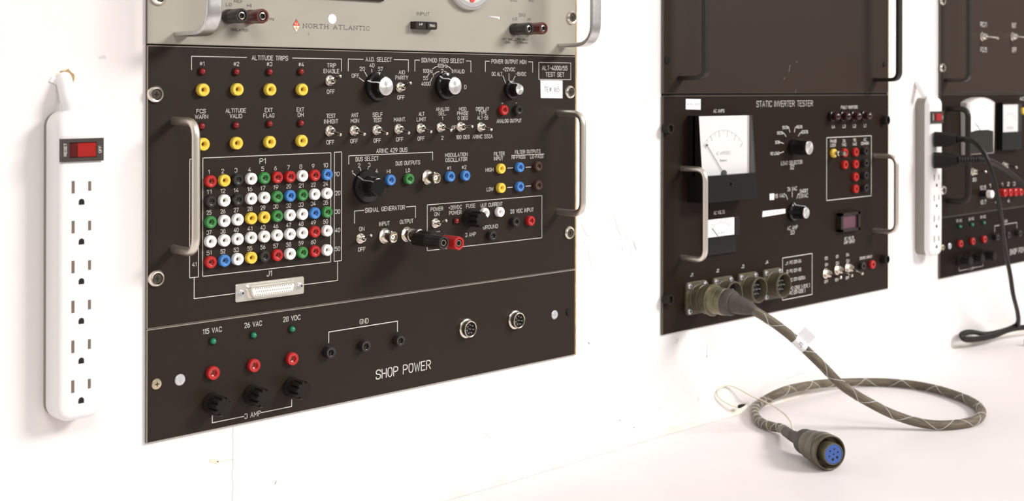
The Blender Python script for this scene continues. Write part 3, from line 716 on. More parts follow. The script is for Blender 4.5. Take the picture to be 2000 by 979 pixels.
jack(R, 'green', 800.2, 349.8); jack(R, 'red', 985.2, 215); jack(R, 'black', 1013.4, 214.6, T=.2)
for p in [(979.8, 329.6), (980, 367.4)]: jack(R, 'yellow', *p)
for p in [(1052, 325), (1052, 362.1)]: jack(R, 'brown', *p)
for p in [(948.2, 416.4), (977.6, 414.2)]: jack(R, 'white', *p)
jack(R, 'black', 1007.6, 433.4, T=.22); jack(R, 'red', 1037.4, 431.6); jack(R, 'black', 962.5, 460.4, T=.22)
lamp(R, 891.9, 431.9, lab='red lens'); fuse(R, 941.5, 429.3)
for p in [(648.7, 157.5, 665.6, 148.5), (648.3, 256, 666, 263.5), (785.9, 170.6, 802.6, 161.8), (695.8, 255.2, 711.8, 262.7), (739.9, 253.9, 755.8, 261.4), (782.6, 252.2, 798.9, 260.2),
          (825.7, 250.9, 841.9, 257.7), (864.6, 248.9, 881, 254.7), (904, 247.7, 923.8, 247.2), (943.3, 248.2, 959.5, 253.4), (708.5, 466.4, 725.6, 459.7), (855, 436.4, 872.2, 430.9)]:
    toggle(R, *p)
knob(R, 754, 169, .52, .54, .40, .31, 157); knob(R, 889, 168, .51, .56, .385, .305, 135)
knob(R, 1015, 175, .37, .5, .27, .195, 116); knob(R, 740, 365.6, .59, .70, .36, .33, 142, capm=None)
bnc(R, 851.4, 347.6); bnc(R, 767.6, 463.2)
for p in [(305.3, 184.5), (307, 544.5), (1114.5, 180), (1113.4, 455)]: cup_screw(R, *p)
x, z1 = W(339.5, 236.5); _, z0 = W(339.5, 486.5); rod_handle(R, x, z1, z0, T=1.36)
x, z1 = W(1090.5, 221); _, z0 = W(1090.5, 413.5); rod_handle(R, x, z1, z0, T=1.36)
# D-shaped connector
def dsub(root):
    q = [W(*p) for p in ((458.8, 555.4), (592.6, 539.8), (592.1, 573.3), (458.8, 591.2))]
    xa, xb = (q[0][0]+q[3][0])/2, (q[1][0]+q[2][0])/2; za, zb = (q[0][1]+q[1][1])/2, (q[2][1]+q[3][1])/2
    cx, cz = (xa+xb)/2, (za+zb)/2; hx, hz = (xb-xa)/2, (za-zb)/2
    b = MB().use(M_NICK2); b.rbox(-hx, hx, 0, .05, -hz, hz, .06, 3, .012)
    o = part(root, 'multipin_connector', b.mesh('multipin_connector'), cx, 0, cz)
    def dshape(ax, az, r): # wider at the top
        base = [(-ax, az), (ax, az), (ax-.10, -az), (-ax+.10, -az)]; pts = []
        for i in range(4):
            p = Vector(base[i]); a = (Vector(base[i-1])-p).normalized(); c = (Vector(base[(i+1) % 4])-p).normalized()
            for k in range(5):
                t = k/4; v = (p+a*r)*(1-t)**2+p*2*t*(1-t)+(p+c*r)*t*t; pts.append((v.x, v.y))
        return pts
    sx, sz = hx-.42, hz-.10
    b = MB().use(M_NICK2); O = dshape(sx, sz, .12); Nn = dshape(sx-.05, sz-.05, .10); n = len(O)
    OB = dshape(sx+.06, sz+.05, .14)
    vs = [(x, .05, z) for x, z in OB]+[(x, .10, z) for x, z in O]+[(x, .24, z) for x, z in O]+[(x, .24, z) for x, z in Nn]+[(x, .16, z) for x, z in Nn]
    b.add(vs, [(k*n+i, k*n+(i+1) % n, (k+1)*n+(i+1) % n, (k+1)*n+i) for k in range(4) for i in range(n)])
    s1 = sub(o, 'shell', b.mesh('shell'))
    b = MB().use(M_INSERT); b.prism(dshape(sx-.055, sz-.055, .09), .08, .225); b.use(M_SLOT)
    w = 2*(sx-.22)
    for row, (cnt, zz) in enumerate(((17, .105), (16, 0), (17, -.105))):
        for k in range(cnt): b.lathe([(.020, .2256), (0, .2257)], 8, -w/2+(k+(.5 if row == 1 else 0))*w/16, zz)
    sub(o, 'insert', b.mesh('insert', None), label='cream insert with three rows of pin holes')
    b = MB().use(M_SILW); b.lathe([(.10, .05), (.10, .10), (.07, .12), (.07, .19), (.045, .19), (.04, .12)], 6)
    for sg in (-1, 1): sub(o, 'jack_screw', b.mesh('jack_screw'), (sg*(hx-.19), 0, 0))
M_NICK2 = mat('tin_plate', (.80, .76, .68), .32, metal=.85)
dsub(R)
st, cx, cz = sticker(R, [(1055.4, 157), (1098.4, 157.2), (1098.4, 192), (1056, 191.5)], label='white sticker with equipment number')
I = PInk(cx, cz, .009); I.use(M_INKG); I.mats = [M_INKG]; I.cur = 0; I.tx('TE# 165', 1077.7, 174.6, 29, 9.5, sw=.022)
o = sub(st, 'printing', I.mesh('printing', None, recalc=False), (0, .009, 0))

# adapter with two binding posts, plugged into the OUTPUT connector
bx, bz = 10.16, -6.62
bnc_root_X, bnc_root_Z = bx, bz
o = part(R, 'coaxial_connector', bnc_mesh()[0], bx, 0, bz)
AD = thing('binding_post_adapter', 'black coaxial adapter with one black and one red binding post, plugged in the nearest panel', 'adapter', bx, .3, bz)
b = MB().use(M_NICK); b.lathe([(.21, .22), (.235, .24), (.235, .36), (.22, .38), (.22, .60), (.235, .62), (.235, .78), (.18, .8), (.0, .8)], 30)
part(AD, 'locking_collar', b.mesh('locking_collar'), bx, 0, bz, 'silver bayonet collar')
b = MB().use(M_RUB); b.lathe([(.18, .76), (.215, .8), (.215, 1.15), (.19, 1.3), (.17, 1.45), (.1, 1.5), (0, 1.5)], 14)
part(AD, 'body', b.mesh('body'), bx, 0, bz)
def post_mesh(m, key):
    def fn():
        b = MB().use(m); fl = lambda q, t, th: q*(1-.07*max(0, math.cos(th*6))) if q > .15 and .2 < t < 1.75 else q
        b.lathe([(.19, .74), (.235, .76), (.235, .82), (.225, .86), (.24, .90), (.24, 1.5), (.232, 1.57), (.16, 1.58), (.14, 1.5), (.12, 1.4), (0, 1.4)], 48, rf=fl)
        return b.mesh('binding_post')
    return cached(('post', key), fn)
def post_contact():
    def fn():
        b = MB().use(M_NICK); b.lathe([(.115, 1.38), (.115, 1.55), (.085, 1.55), (.08, 1.42)], 24); b.use(M_DARK); b.lathe([(.082, 1.45), (0, 1.45)], 20); return b.mesh('metal_tip')
    return cached('pcon', fn)
xa, za = W(867.5, 474.8, 2.38); xb, zb = W(897, 475.6, 2.38)
o1 = part(AD, 'binding_post', post_mesh(JC['black'], 'k'), xa, .80, za, 'black binding post'); sub(o1, 'metal_tip', post_contact())
o2 = part(AD, 'binding_post', post_mesh(JC['red'], 'r'), xb, .80, zb, 'red binding post'); sub(o2, 'metal_tip', post_contact())
b = MB().use(M_RUB); b.prism(rrect((xb-xa)/2, 0, (xb-xa)/2+.235, .225, .20, 6), .84, 1.58, .05); part(AD, 'housing', b.mesh('housing', 40), xa, 0, za)

# ------------------------------------------------------------------ grey instrument panel on top
R = thing('instrument_panel', 'light grey instrument front with bent aluminium handles above the coloured-jack panel', 'instrument', 9.5, 0, .02)
plate(R, 0, 19, .03, 5.25, M_GRAY, edge=M_EDGE)
I = PInk(9.5, 1.5); I.mats = [M_INKD]; I.cur = 0
for a in [('REF', 466, 2, 17, 6.5), ('LO', 446.8, 9, 10.4, 5.6), ('HI', 486.9, 10.8, 7.5, 5.4), ('ISOLATED', 467.5, 58.6, 33, 4.4), ('Hz', 531, 37, 8.5, 5), ('INPUT', 826.3, 27.1, 24.5, 6.2),
          ('SIG', 1019.5, 29.3, 12, 6), ('LO', 1005.6, 36.7, 8, 5), ('HI', 1033.2, 37.7, 5, 5), ('CKT GND', 991.2, 76.8, 21, 3.6), ('PRI SHLD', 1020.5, 77.3, 21, 3.6), ('(DIR)', 991.2, 83, 12, 3.6), ('(TRANS)', 1020.7, 83.5, 20, 3.6),
          ('500', 1003, .5, 13, 4.5), ('300', 1036.8, .8, 10, 4.5)]: I.tx(*a, sw=.013)
I.tx('NORTH ATLANTIC', 656.7, 52.9, 129, 7.6, serif=True, sw=.0135, gap=2.3)
I.ln([(1006, 69), (1006, 79.5)], .012); I.ln([(1002, 79.5), (1010, 79.6)], .012)
I.ln([(603, 62), (602, 66), (605, 69)], .006)
ink_part(R, I)
q = [W(*p) for p in ((578.7, 38), (585.2, 51), (578.7, 63.8), (572.2, 51))]; cx, cz = q[0][0], q[1][1]
hx, hz = (q[1][0]-q[3][0])/2, (q[0][1]-q[2][1])/2
b = MB().use(M_INKD); b.prism([(0, hz+.02), (-hx-.015, 0), (0, -hz-.02), (hx+.015, 0)], 0, .004)
b.use(M_LOGR); b.prism([(0, hz), (-hx, 0), (hx, 0)], .003, .007); b.use(M_CREAM); b.prism([(0, -hz), (hx, 0), (-hx, 0)], .003, .007)
o = part(R, 'emblem', b.mesh('emblem', None), cx, 0, cz, 'red and cream diamond emblem')
i2 = Ink(); i2.T = .009; i2.use(M_CREAM); i2.text('N', 0, .07, .09, .09, sw=.014); i2.use(M_LOGR); i2.text('A', 0, -.07, .09, .09, sw=.014)
sub(o, 'emblem_letters', i2.mesh('emblem_letters', None, recalc=False))
X, Z = W(649, 37); b = MB().use(M_STICK); b.lathe([(.17, 0), (.17, .006), (0, .006)], 32); part(R, 'sticker', b.mesh('sticker', None), X, 0, Z, 'round white sticker')
sticker(R, [(952, 31.5), (975.5, 33), (975.5, 38.5), (972, 35.5)], label='torn scrap of white label')
strapL, z0 = W(342, 69); strap_handle(R, strapL+.2, 4.7, z0+.03, 2.0, .5, .17, M_ALU, .85)
xr, z0 = W(1094, 90); strap_handle(R, xr+.1, 4.7, z0+.03, 1.85, .5, .17, M_ALU, .85)
cup_screw(R, 1117.5, 34.4); cup_screw(R, 311, -7)
def binding(root, px, py, color, T=.9):
    X, Z = W(px, py, T)
    def fn():
        b = MB().use(JC[color] if color == 'black' else MATS['post_brown'])
        rf = lambda q, t, th: q*(1-.09*max(0, math.cos(th*6))) if q > .18 and .26 < t < T else q
        b.lathe([(.225, 0), (.24, .03), (.24, .22), (.225, .25), (.215, .27), (.225, .32), (.235, .7), (.235, T-.02), (.22, T), (.16, T), (.15, T-.1), (0, T-.1)], 48, rf=rf)
        return b.mesh('binding_post')
    def fc():
        b = MB().use(M_NICK); b.lathe([(.12, T-.12), (.12, T-.02), (.09, T-.01), (.085, T-.1)], 24); b.use(M_DARK); b.lathe([(.087, T-.08), (0, T-.08)], 20); return b.mesh('metal_tip')
    o = part(root, 'binding_post', cached(('bp', color), fn), X, 0, Z, color+' binding post'); sub(o, 'metal_tip', cached('bpc', fc))
mat('post_brown', (.11, .028, .022), .3, coat=.3)
binding(R, 473, 30.5, 'black'); binding(R, 513.5, 31.4, 'brown'); binding(R, 1034, 56, 'black'); binding(R, 1062, 55.2, 'brown')
xa, zt = W(811.7, 41.3, .3); xb, zb = W(853.2, 58, .3)
b = MB().use(M_STRAPB); hx, hz = (xb-xa)/2, (zt-zb)/2; b.rbox(-hx, hx, 0, .3, -hz, hz, .02, 2, .015); b.box(.02, hx-.02, .3, .34, -hz+.03, hz-.03)
o = part(R, 'slide_switch', b.mesh('slide_switch', None), (xa+xb)/2, 0, (zt+zb)/2)
i2 = Ink(); i2.T = .302; i2.use(M_INK); i2.text('I-P', -hx*.5, .03, .14, .08, sw=.015); i2.T = .342; i2.text('TRAN.', hx*.5, 0, .26, .075, sw=.015)
sub(o, 'lettering', i2.mesh('lettering', None, recalc=False))
# graduated dial, most of it above the frame
X, Z = W(921, -39, .2)
b = MB().use(M_DIAL); b.lathe([(1.13, .0), (1.13, .16), (1.10, .22), (.86, .26), (.84, .24), (0, .24)], 72)
o = part(R, 'dial', b.mesh('dial'), X, 0, Z, 'round silver graduated dial')
i2 = Ink(); i2.T = .246; i2.use(M_INKD)
for k in range(100):
    a = 2*math.pi*k/100; r1 = 1.07; r0 = .96 if k % 5 else .9
    i2.T = .235; i2.line([(r0*math.cos(a), r0*math.sin(a)), (r1*math.cos(a), r1*math.sin(a))], .014)
sub(o, 'graduations', i2.mesh('graduations', None, recalc=False))
b = MB().use(M_LOGR); b.lathe([(.12, .25), (.12, .27), (0, .27)], 24, 0, -.72); sub(o, 'red_dot', b.mesh('red_dot'))
xa, _ = W(560, 0); xb, zb = W(748.5, 3.4)
b = MB().use(M_STRAPB); b.rbox(0, xb-xa, 0, .12, 0, 1.6, .12, 4, .03); part(R, 'display_window', b.mesh('display_window'), xa, 0, zb, 'black display bezel')

# ------------------------------------------------------------------ middle rack: blank panel
MX = 24.574; MZ = -1.66
R = thing('blank_panel', 'plain black panel with black strap handles above the meter panel, middle rack', 'panel', MX+9.5, 0, MZ+.06)
plate(R, MX, MX+19, MZ+.11, 7.2, mat('panel_black_matt', (.032, .0195, .0125), .5, spec=.24, noise=.14, nscale=700, bump=.06, bscale=1200), edge=M_EDGED)
xa, z0 = W(1323.5, 152.5); strap_handle(R, xa+.2, 6.4, z0, 1.42, .42, .2, M_STRAPB, .45)
xa, z0 = W(1705, 156); strap_handle(R, xa+.2, 6.4, z0, 1.42, .42, .2, M_STRAPB, .45)
flat_screw(R, 1304, 118, M_RUB, .17); flat_screw(R, 1728.5, 125.5, M_RUB, .15)
i2 = Ink(); i2.T = .004; i2.use(mat('scratch_grey', (.20, .18, .165), .6))
for p in [[(1541, 140), (1542, 133), (1543, 127)], [(1531, 155), (1533, 152)], [(1555, 120.5), (1557, 121)], [(1554, 180), (1554, 175)]]:
    i2.line([(W(*k)[0]-MX-9.5, W(*k)[1]-2.7) for k in p], .03)
part(R, 'scratch_marks', i2.mesh('scratch_marks', None, recalc=False), MX+9.5, 0, 2.7)

# ------------------------------------------------------------------ middle rack: inverter tester
R = thing('inverter_tester_panel', 'black tester panel with a big square meter and four olive round connectors, middle rack', 'control panel', MX+9.5, 0, -12.19)
plate(R, MX, MX+19, -12.19, MZ, M_BLK2, edge=M_EDGED)
I = PInk(MX+9.5, -7)
for a in [('STATIC INVERTER TESTER', 1532.3, 202.5, 110, 11), ('AC AMPS', 1403.9, 216.8, 21, 6.2), ('150%', 1533.3, 249.1, 11, 5.5), ('100%', 1522.9, 259.9, 11, 5.5), ('50%', 1518.3, 278.1, 8, 5.5),
    ('NO LOAD', 1513.3, 299.8, 17, 5.8), ('180%', 1561, 248, 11, 5.5), ('200%', 1571.7, 257.7, 12, 5.8), ('LOAD SELECTOR', 1546.2, 317.8, 41, 7), ('S2', 1547, 327, 7, 7),
    ('26 VAC', 1547, 369, 18, 7), ('115 VAC', 1522.6, 382.5, 19.5, 7), ('SHORT', 1570, 373.3, 16, 7), ('2.0VAC', 1568.8, 382.6, 17.5, 7), ('AC AMP', 1547.6, 445, 20, 7.4), ('S3', 1547.8, 454, 7, 7),
    ('FAULT MONITORS', 1658.6, 209.5, 32, 5.4), ('L4', 1627.6, 247.5, 5, 5.4), ('L3', 1648.6, 246.9, 5, 5.4), ('L2', 1668.8, 246.2, 5, 5.4), ('L1', 1689.4, 245.4, 4, 5.4),
    ('PHASE', 1627.6, 275.8, 12, 5.4), ('LOCK', 1626.9, 283.8, 10, 5.4), ('26', 1648.4, 275.2, 5, 5.2), ('VAC', 1648.4, 282.7, 8, 5.2), ('115', 1669, 273.7, 5, 5.2), ('VAC', 1669, 281.6, 7.5, 5.2),
    ('AC', 1689.1, 272.6, 5, 5.2), ('COMMON', 1689.1, 280.1, 15, 5.2), ('AC VOLTS', 1404.4, 415, 21, 6.2), ('DC VOLTS', 1658.4, 465.6, 18, 5.6), ('AMP INPUT', 1658.9, 472.8, 21, 5.6),
    ('S5', 1613.6, 504.6, 5.4, 5.4), ('S1', 1634.9, 501.4, 4.6, 5.4), ('S4', 1655.4, 497.6, 5.4, 5.4), ('ON', 1614, 517, 5.4, 5.4), ('ON', 1635.4, 513.9, 5.4, 5.4), ('ON', 1656, 509.6, 5.4, 5.4),
    ('OFF', 1613.6, 550.2, 7, 5.4), ('OFF', 1634.5, 546.6, 7, 5.4), ('OFF', 1655, 543, 7, 5.4), ('28VDC INPUT', 1691, 503, 24, 4.6),
    ('J1', 1536.5, 514.6, 4.4, 5.8), ('PC-201-0A', 1553.5, 511.4, 22, 6), ('J2', 1537, 530.9, 4.8, 5.8), ('PC-201-0B', 1553.5, 528, 22, 6), ('J3', 1537.5, 547, 4.8, 5.8), ('PC-201-0200A', 1557.3, 544.6, 30, 6), ('J4', 1538, 563, 4.8, 5.8),
    ('PC-250( )-201( )', 1562.3, 560.7, 38, 6.6), ('PC-201-020( )', 1557.3, 570.2, 30, 6.6),
    ('J1', 1350.8, 536.9, 4.6, 6), ('J2', 1401.4, 528.9, 5, 6), ('J3', 1450.7, 520.6, 5, 6), ('J4', 1497.7, 512.1, 5, 6)]: I.tx(*a, sw=.0205)
for p in [[(1538.5, 248.6), (1540.6, 249.1), (1542.6, 258.8)], [(1528.3, 259.9), (1530.4, 259.9), (1535.3, 266.8)], [(1522.4, 277.6), (1530.4, 280.5)], [(1521.8, 299.8), (1530.4, 296.4)], [(1555.6, 248), (1553, 249), (1551.4, 258.3)],
          [(1565.8, 257.7), (1563.7, 258.8), (1558.9, 266)], [(1532.7, 380.6), (1535, 381), (1538, 389.8)], [(1547, 374), (1547, 385)], [(1560.3, 378.8), (1558.4, 379.4), (1556, 388)]]: I.ln(p, .03)
I.box([(1614.2, 269.8), (1701.6, 264.5), (1701.6, 382.5), (1614.7, 391.7)], .032); I.box([(1527.8, 503.9), (1586, 495.6), (1586, 575.2), (1528.5, 586.4)], .032)
ink_part(R, I)
st, cx, cz = sticker(R, [(1339.3, 193.3), (1368.3, 193.8), (1368.3, 214.6), (1339.3, 213.6)], label='small white typed sticker')
I = Ink(); I.T = 0; I.use(M_INKG); I.text('REF ONLY  TESTER', 0, 0, .9, .09, sw=.012); sub(st, 'printing', I.mesh('printing', None, recalc=False), (0, .0095, 0))
st, cx, cz = sticker(R, [(1503, 378.6), (1511.8, 378), (1511.8, 390.4), (1503.2, 391)], label='tiny white sticker')
I = Ink(); I.T = 0; I.use(M_INKG); I.text('J1', 0, 0, .2, .17, sw=.02); sub(st, 'printing', I.mesh('printing', None, recalc=False), (0, .0095, 0))
st, cx, cz = sticker(R, [(1489.5, 412.5), (1533.8, 407.7), (1533.8, 416.8), (1488.6, 424.3)], label='long white tape label')
I = Ink(); I.T = 0; I.use(M_INKG); I.text('J2,J3,J4 115VAC', .04, 0, 1.45, .14, sw=.018); sub(st, 'printing', I.mesh('printing', None, recalc=False), (0, .0095, 0))
knob(R, 1580.6, 288.8, .40, .95, .40, .325, 0, line=False, skirt=False); knob(R, 1574.6, 416.2, .45, .78, .34, .27, 93)
# large meter: wedge body, clear cover, white scale
def big_meter(root):
    xl, ztop = W(1343, 226); xr, _ = W(1478, 300, .85); _, zbot = W(1372, 398, .9)
    cx = (xl+xr)/2; hx = (xr-xl)/2; H = ztop-zbot
    zs = -(ztop-W(1372, 345.4, .8)[1])           # where the white window ends, below the top
    b = MB().use(M_KNOB)
    def wedge(x0, x1, za, ta, zb, tb, t0=0):
        b.add([(x0, t0, za), (x1, t0, za), (x1, ta, za), (x0, ta, za), (x0, t0, zb), (x1, t0, zb), (x1, tb, zb), (x0, tb, zb)],
              [(0, 1, 2, 3), (4, 7, 6, 5), (0, 3, 7, 4), (1, 5, 6, 2), (3, 2, 6, 7), (0, 4, 5, 1)])
    wedge(-hx, hx, zs, .80, -H, .92)               # lower half
    wedge(-hx, hx, 0, .42, zs, .42)                # upper half, behind the face
    wedge(-hx, -hx+.05, 0, .60, zs, .80, .29)      # left cheek
    o = part(root, 'panel_meter', b.mesh('panel_meter', None), cx, 0, ztop, 'large square meter with white scale')
    b = MB().use(M_FACE)
    b.add([(-hx+.05, .45, -.03), (hx-.20, .45, -.03), (hx-.20, .45, zs), (-hx+.05, .45, zs), (-hx+.05, .43, -.03), (hx-.20, .43, -.03), (hx-.20, .43, zs), (-hx+.05, .43, zs)], [(0, 1, 2, 3), (4, 5, 6, 7), (0, 1, 5, 4), (2, 3, 7, 6), (1, 2, 6, 5), (0, 3, 7, 4)])
    b.use(M_LGREY); b.box(hx-.20, hx-.03, .42, .44, zs, -.03)
    fp = sub(o, 'scale_plate', b.mesh('scale_plate', None), label='white scale plate')
    # front of the white window sits close behind the cover
    i2 = Ink(); i2.T = .453; i2.use(M_INKG)
    pc = (.0, zs+.02); Rr = 2.0; pts = []
    for k in range(41):
        a = math.radians(137-94*k/40); pts.append((pc[0]+Rr*math.cos(a), pc[1]+Rr*math.sin(a)))
    i2.line(pts, .012)
    for k in range(11):
        a = math.radians(137-94*k/10); l = .26 if k % 2 == 0 else .13
        i2.line([(pc[0]+Rr*math.cos(a), pc[1]+Rr*math.sin(a)), (pc[0]+(Rr-l)*math.cos(a), pc[1]+(Rr-l)*math.sin(a))], .018 if k % 2 else .028)
    i2.text('AC AMPERES', 0, pc[1]+.95, 1.05, .15, sw=.014)
    sub(o, 'scale_markings', i2.mesh('scale_markings', None, recalc=False))
    f = sub(o, 'maker_name', font_mesh('Simpson', .16, M_INKD, 'maker_name'), (0, .454, pc[1]+.62))
    b = MB().use(M_INKD); a = math.radians(133); b.tube([(pc[0], .50, pc[1]), (pc[0]+1.95*math.cos(a), .50, pc[1]+1.95*math.sin(a))], .012, 6)
    b.lathe([(.16, .45), (.16, .54), (0, .55)], 20, pc[0], pc[1]+.02); b.lathe([(.05, .49), (.05, .52), (0, .52)], 12, pc[0]+1.85*math.cos(a), pc[1]+1.85*math.sin(a)); sub(o, 'needle', b.mesh('needle'))
    b = MB().use(M_CLEAR); e = .045
    b.add([(-hx+.05, .60, 0), (hx, .60, 0), (hx, .80, zs), (-hx+.05, .80, zs), (-hx+.05, .60-e, -e), (hx-e, .60-e, -e), (hx-e, .80-e, zs), (-hx+.05, .80-e, zs), (-hx+.05, .30, 0), (hx, .30, 0), (hx, .30, zs), (-hx+.05, .30, -e), (hx-e, .30, -e), (hx-e, .30, zs)],
          [(0, 1, 2, 3), (4, 5, 6, 7), (0, 3, 7, 4), (2, 3, 7, 6), (0, 1, 9, 8), (4, 5, 12, 11), (1, 2, 10, 9), (5, 6, 13, 12), (8, 9, 12, 11), (9, 10, 13, 12), (2, 6, 13, 10), (0, 4, 11, 8)])
    sub(o, 'clear_cover', b.mesh('clear_cover', None), label='clear plastic cover')
    b = MB().use(M_KNOB); b.lathe([(.09, .80), (.09, .90), (.05, .93), (0, .93)], 16, .12, zs-.42); sub(o, 'zero_screw', b.mesh('zero_screw'))
big_meter(R)
# small edge meter
def small_meter(root):
    xa, zt = W(1383.3, 429.5, .3); xb, _ = W(1443.9, 424, .3); _, zm = W(1383.9, 466.3, .3); _, zb = W(1388, 499, .12)
    cx = (xa+xb)/2; hx = (xb-xa)/2; h = zt-zm; hb = zt-zb
    b = MB().use(M_KNOB); b.box(-hx+.02, hx-.02, 0, .12, -hb, -h); b.box(-hx, hx, 0, .1, -h, 0)
    o = part(root, 'panel_meter', b.mesh('panel_meter', None), cx, 0, zt, 'small rectangular meter with clear cover')
    b = MB().use(M_FACE); b.box(-hx+.05, hx-.30, .1, .24, -h+.03, -.03); sub(o, 'scale_plate', b.mesh('scale_plate', None))
    i2 = Ink(); i2.T = .243; i2.use(mat('scale_pink', (.62, .38, .28), .6)); pts = [((-hx+hx-.25)/2+1.0*math.cos(math.radians(130-80*k/20)), -h-.32+1.0*math.sin(math.radians(130-80*k/20))) for k in range(21)]
    i2.line(pts, .02); i2.use(M_INKG)
    for k in range(5):
        p = pts[k*5]; i2.text('01234'[k], p[0], p[1]+.13, .07, .09, sw=.012)
    i2.text('AC VOLTS', -.12, -h+.18, .5, .09, sw=.012)
    sub(o, 'scale_markings', i2.mesh('scale_markings', None, recalc=False))
    b = MB().use(M_INKD); b.tube([(-hx+.35, .26, -.42), (-hx+.78, .26, -h+.06)], .012, 6); sub(o, 'needle', b.mesh('needle'))
    b = MB().use(M_CLEAR); b.rbox(-hx, hx, .1, .34, -h, 0, .03, 2, .02); sub(o, 'clear_cover', b.mesh('clear_cover', None), label='clear plastic cover')
small_meter(R)
xa, zt = W(1637.9, 417, .1); xb, _ = W(1675.4, 414, .1); _, zb = W(1637.9, 453.8, .1)
hx, hz = (xb-xa)/2, (zt-zb)/2; b = MB().use(M_STRAPB)
for (p, q, u, v) in ((-hx, hx, hz-.14, hz), (-hx, hx, -hz, -hz+.14), (-hx, -hx+.2, -hz, hz), (hx-.2, hx, -hz, hz)): b.box(p, q, 0, .26, u, v)
o = part(R, 'digital_display', b.mesh('digital_display', None), (xa+xb)/2, 0, (zt+zb)/2, 'small dark digital display')
b = MB().use(M_PURP); b.box(-hx+.2, hx-.2, 0, .14, -hz+.14, hz-.14); sub(o, 'screen', b.mesh('screen', None), label='purple screen')
for p in [(1639.4, 227.6), (1660, 227.3), (1680.8, 227), (1701.2, 226.4)]:
    X, Z = W(*p, .55)
    def h():
        b = MB().use(M_KNOB); b.lathe([(.25, 0), (.25, .18), (.22, .2), (.2, .2)], 24); return b.mesh('indicator_lamp')
    def l():
        b = MB().use(M_LENSDR); b.lathe([(.215, .18), (.215, .42), (.19, .50), (.12, .56), (0, .58)], 24); return b.mesh('lens', 50)
    o = part(R, 'indicator_lamp', cached('bigh', h), X, 0, Z); sub(o, 'lens', cached('bigl', l), label='dark red lens')
for p in [(1310, 251.3), (1310, 585.6), (1734.5, 234.8), (1733.5, 507)]:
    X, Z = W(*p, .3)
    def h():
        b = MB().use(M_RUB); b.lathe([(.25, 0), (.25, .26), (.235, .30), (.15, .30), (.14, .2), (0, .2)], 28); return b.mesh('thumb_nut')
    part(R, 'thumb_nut', cached('nut', h), X, 0, Z)
for p in [(1651.2, 298.4), (1651.4, 322), (1672.2, 297.3), (1672.2, 320.9), (1672.2, 345.6), (1672.2, 369.2)]: jack(R, 'red', *p, r=.225)
for p in [(1691.5, 294.7), (1691.5, 318.8), (1691.5, 343), (1691.5, 367)]: jack(R, 'black', *p, r=.215, T=.24)
jack(R, 'yellow', 1629.7, 299.4, r=.225, T=.16); jack(R, 'black', 1686, 519.6, r=.2, T=.22); jack(R, 'red', 1704.9, 516.8, r=.22)
X, Z = W(1629.7, 299.4, .15)
PL = thing('banana_plug', 'small bare silver plug standing out of the yellow jack, middle rack', 'plug', X, .15, Z)
b = MB().use(M_NICK); b.lathe([(.055, .03), (.055, .25), (.12, .27), (.13, .33), (.13, .42), (.10, .45), (.10, .52), (.12, .54), (.12, .74), (.1, .78), (.05, .78), (0, .76)], 24)
part(PL, 'shank', b.mesh('shank'), X, 0, Z)
for p in [(1619, 535, 1641.6, 542.6), (1641.6, 527.6, 1663.6, 538.9), (1662, 523.9, 1683.7, 535.1)]: toggle(R, *p, k=1.32)
x, z1 = W(1331.5, 329); _, z0 = W(1331.5, 503); rod_handle(R, x, z1, z0, T=1.32, r=.125)
x, z1 = W(1707, 304); _, z0 = W(1707, 450); rod_handle(R, x, z1, z0, T=1.32, r=.125)
# olive receptacles
def recep_mesh():
    b = MB().use(M_OLIVE); b.rbox(-.74, .74, 0, .13, -.74, .74, .16, 4, .02)
    b.lathe([(.60, .12), (.60, .18), (.575, .2), (.575, .64), (.61, .66), (.62, .70), (.61, .76), (.585, .79), (.545, .79), (.53, .74), (.53, .3)], 48)
    b.use(M_DARK); b.lathe([(.535, .42), (0, .42)], 40)
    return b.mesh('round_connector')
def recep_pins():
    b = MB().use(M_CAP)
    for k in range(7):
        a = math.radians(60*k); r = .24 if k else 0
        b.lathe([(.026, .42), (.026, .60), (.015, .62), (0, .625)], 10, r*math.cos(a)*(k > 0), r*math.sin(a)*(k > 0))
    return b.mesh('pins')
def recep_screw():
    b = MB().use(M_SILW); b.lathe([(.13, .13), (.13, .17), (.10, .21), (0, .225)], 20); b.use(M_DARK); b.box(-.085, .085, .215, .228, -.014, .014); b.box(-.014, .014, .215, .2285, -.085, .085)
    return b.mesh('flange_screw')
rm, rp, rs_ = recep_mesh(), recep_pins(), recep_screw()
JP = [(1357.5, 581), (1408.3, 571.6), (1457.3, 563.2), (1505.2, 555)]
for i, p in enumerate(JP):
    X, Z = W(*p)
    o = part(R, 'round_connector', rm, X, 0, -10.78, 'olive round connector'); sub(o, 'pins', rp)
    for sx in (-1, 1):
        for sz in (-1, 1): sub(o, 'flange_screw', rs_, (sx*.56, 0, sz*.56))

# ------------------------------------------------------------------ cable plugged into J1
JX, JZ = W(1357.5, 581)[0], -10.78
CB = thing('connector_cable', 'thick olive braided cable plugged in the middle rack and looping over the worktop', 'cable', JX, 2, JZ)
b = MB().use(M_OLIVE)
kn = lambda q, t, th: q*(1-.02*(math.cos(th*36) > 0)) if (.5 < t < .95 and q > .66) else q
b.lathe([(.60, .30), (.61, .42), (.64, .44), (.65, .56), (.62, .58), (.63, .66), (.67, .68), (.68, .98), (.715, 1.0)], 48)
b.use(M_OLIVEG); b.lathe([(.715, 1.0), (.72, 1.06), (.70, 1.09), (.62, 1.09), (.60, 1.12), (.60, 1.38), (.585, 1.40), (.585, 1.45), (.60, 1.47), (.60, 1.74), (.55, 1.78), (0, 1.78)], 48)
part(CB, 'plug', b.mesh('plug'), JX, 0, JZ, 'olive metal plug')
def V3(px, py, t): X, Z = W(px, py, t); return Vector((X, t, Z))
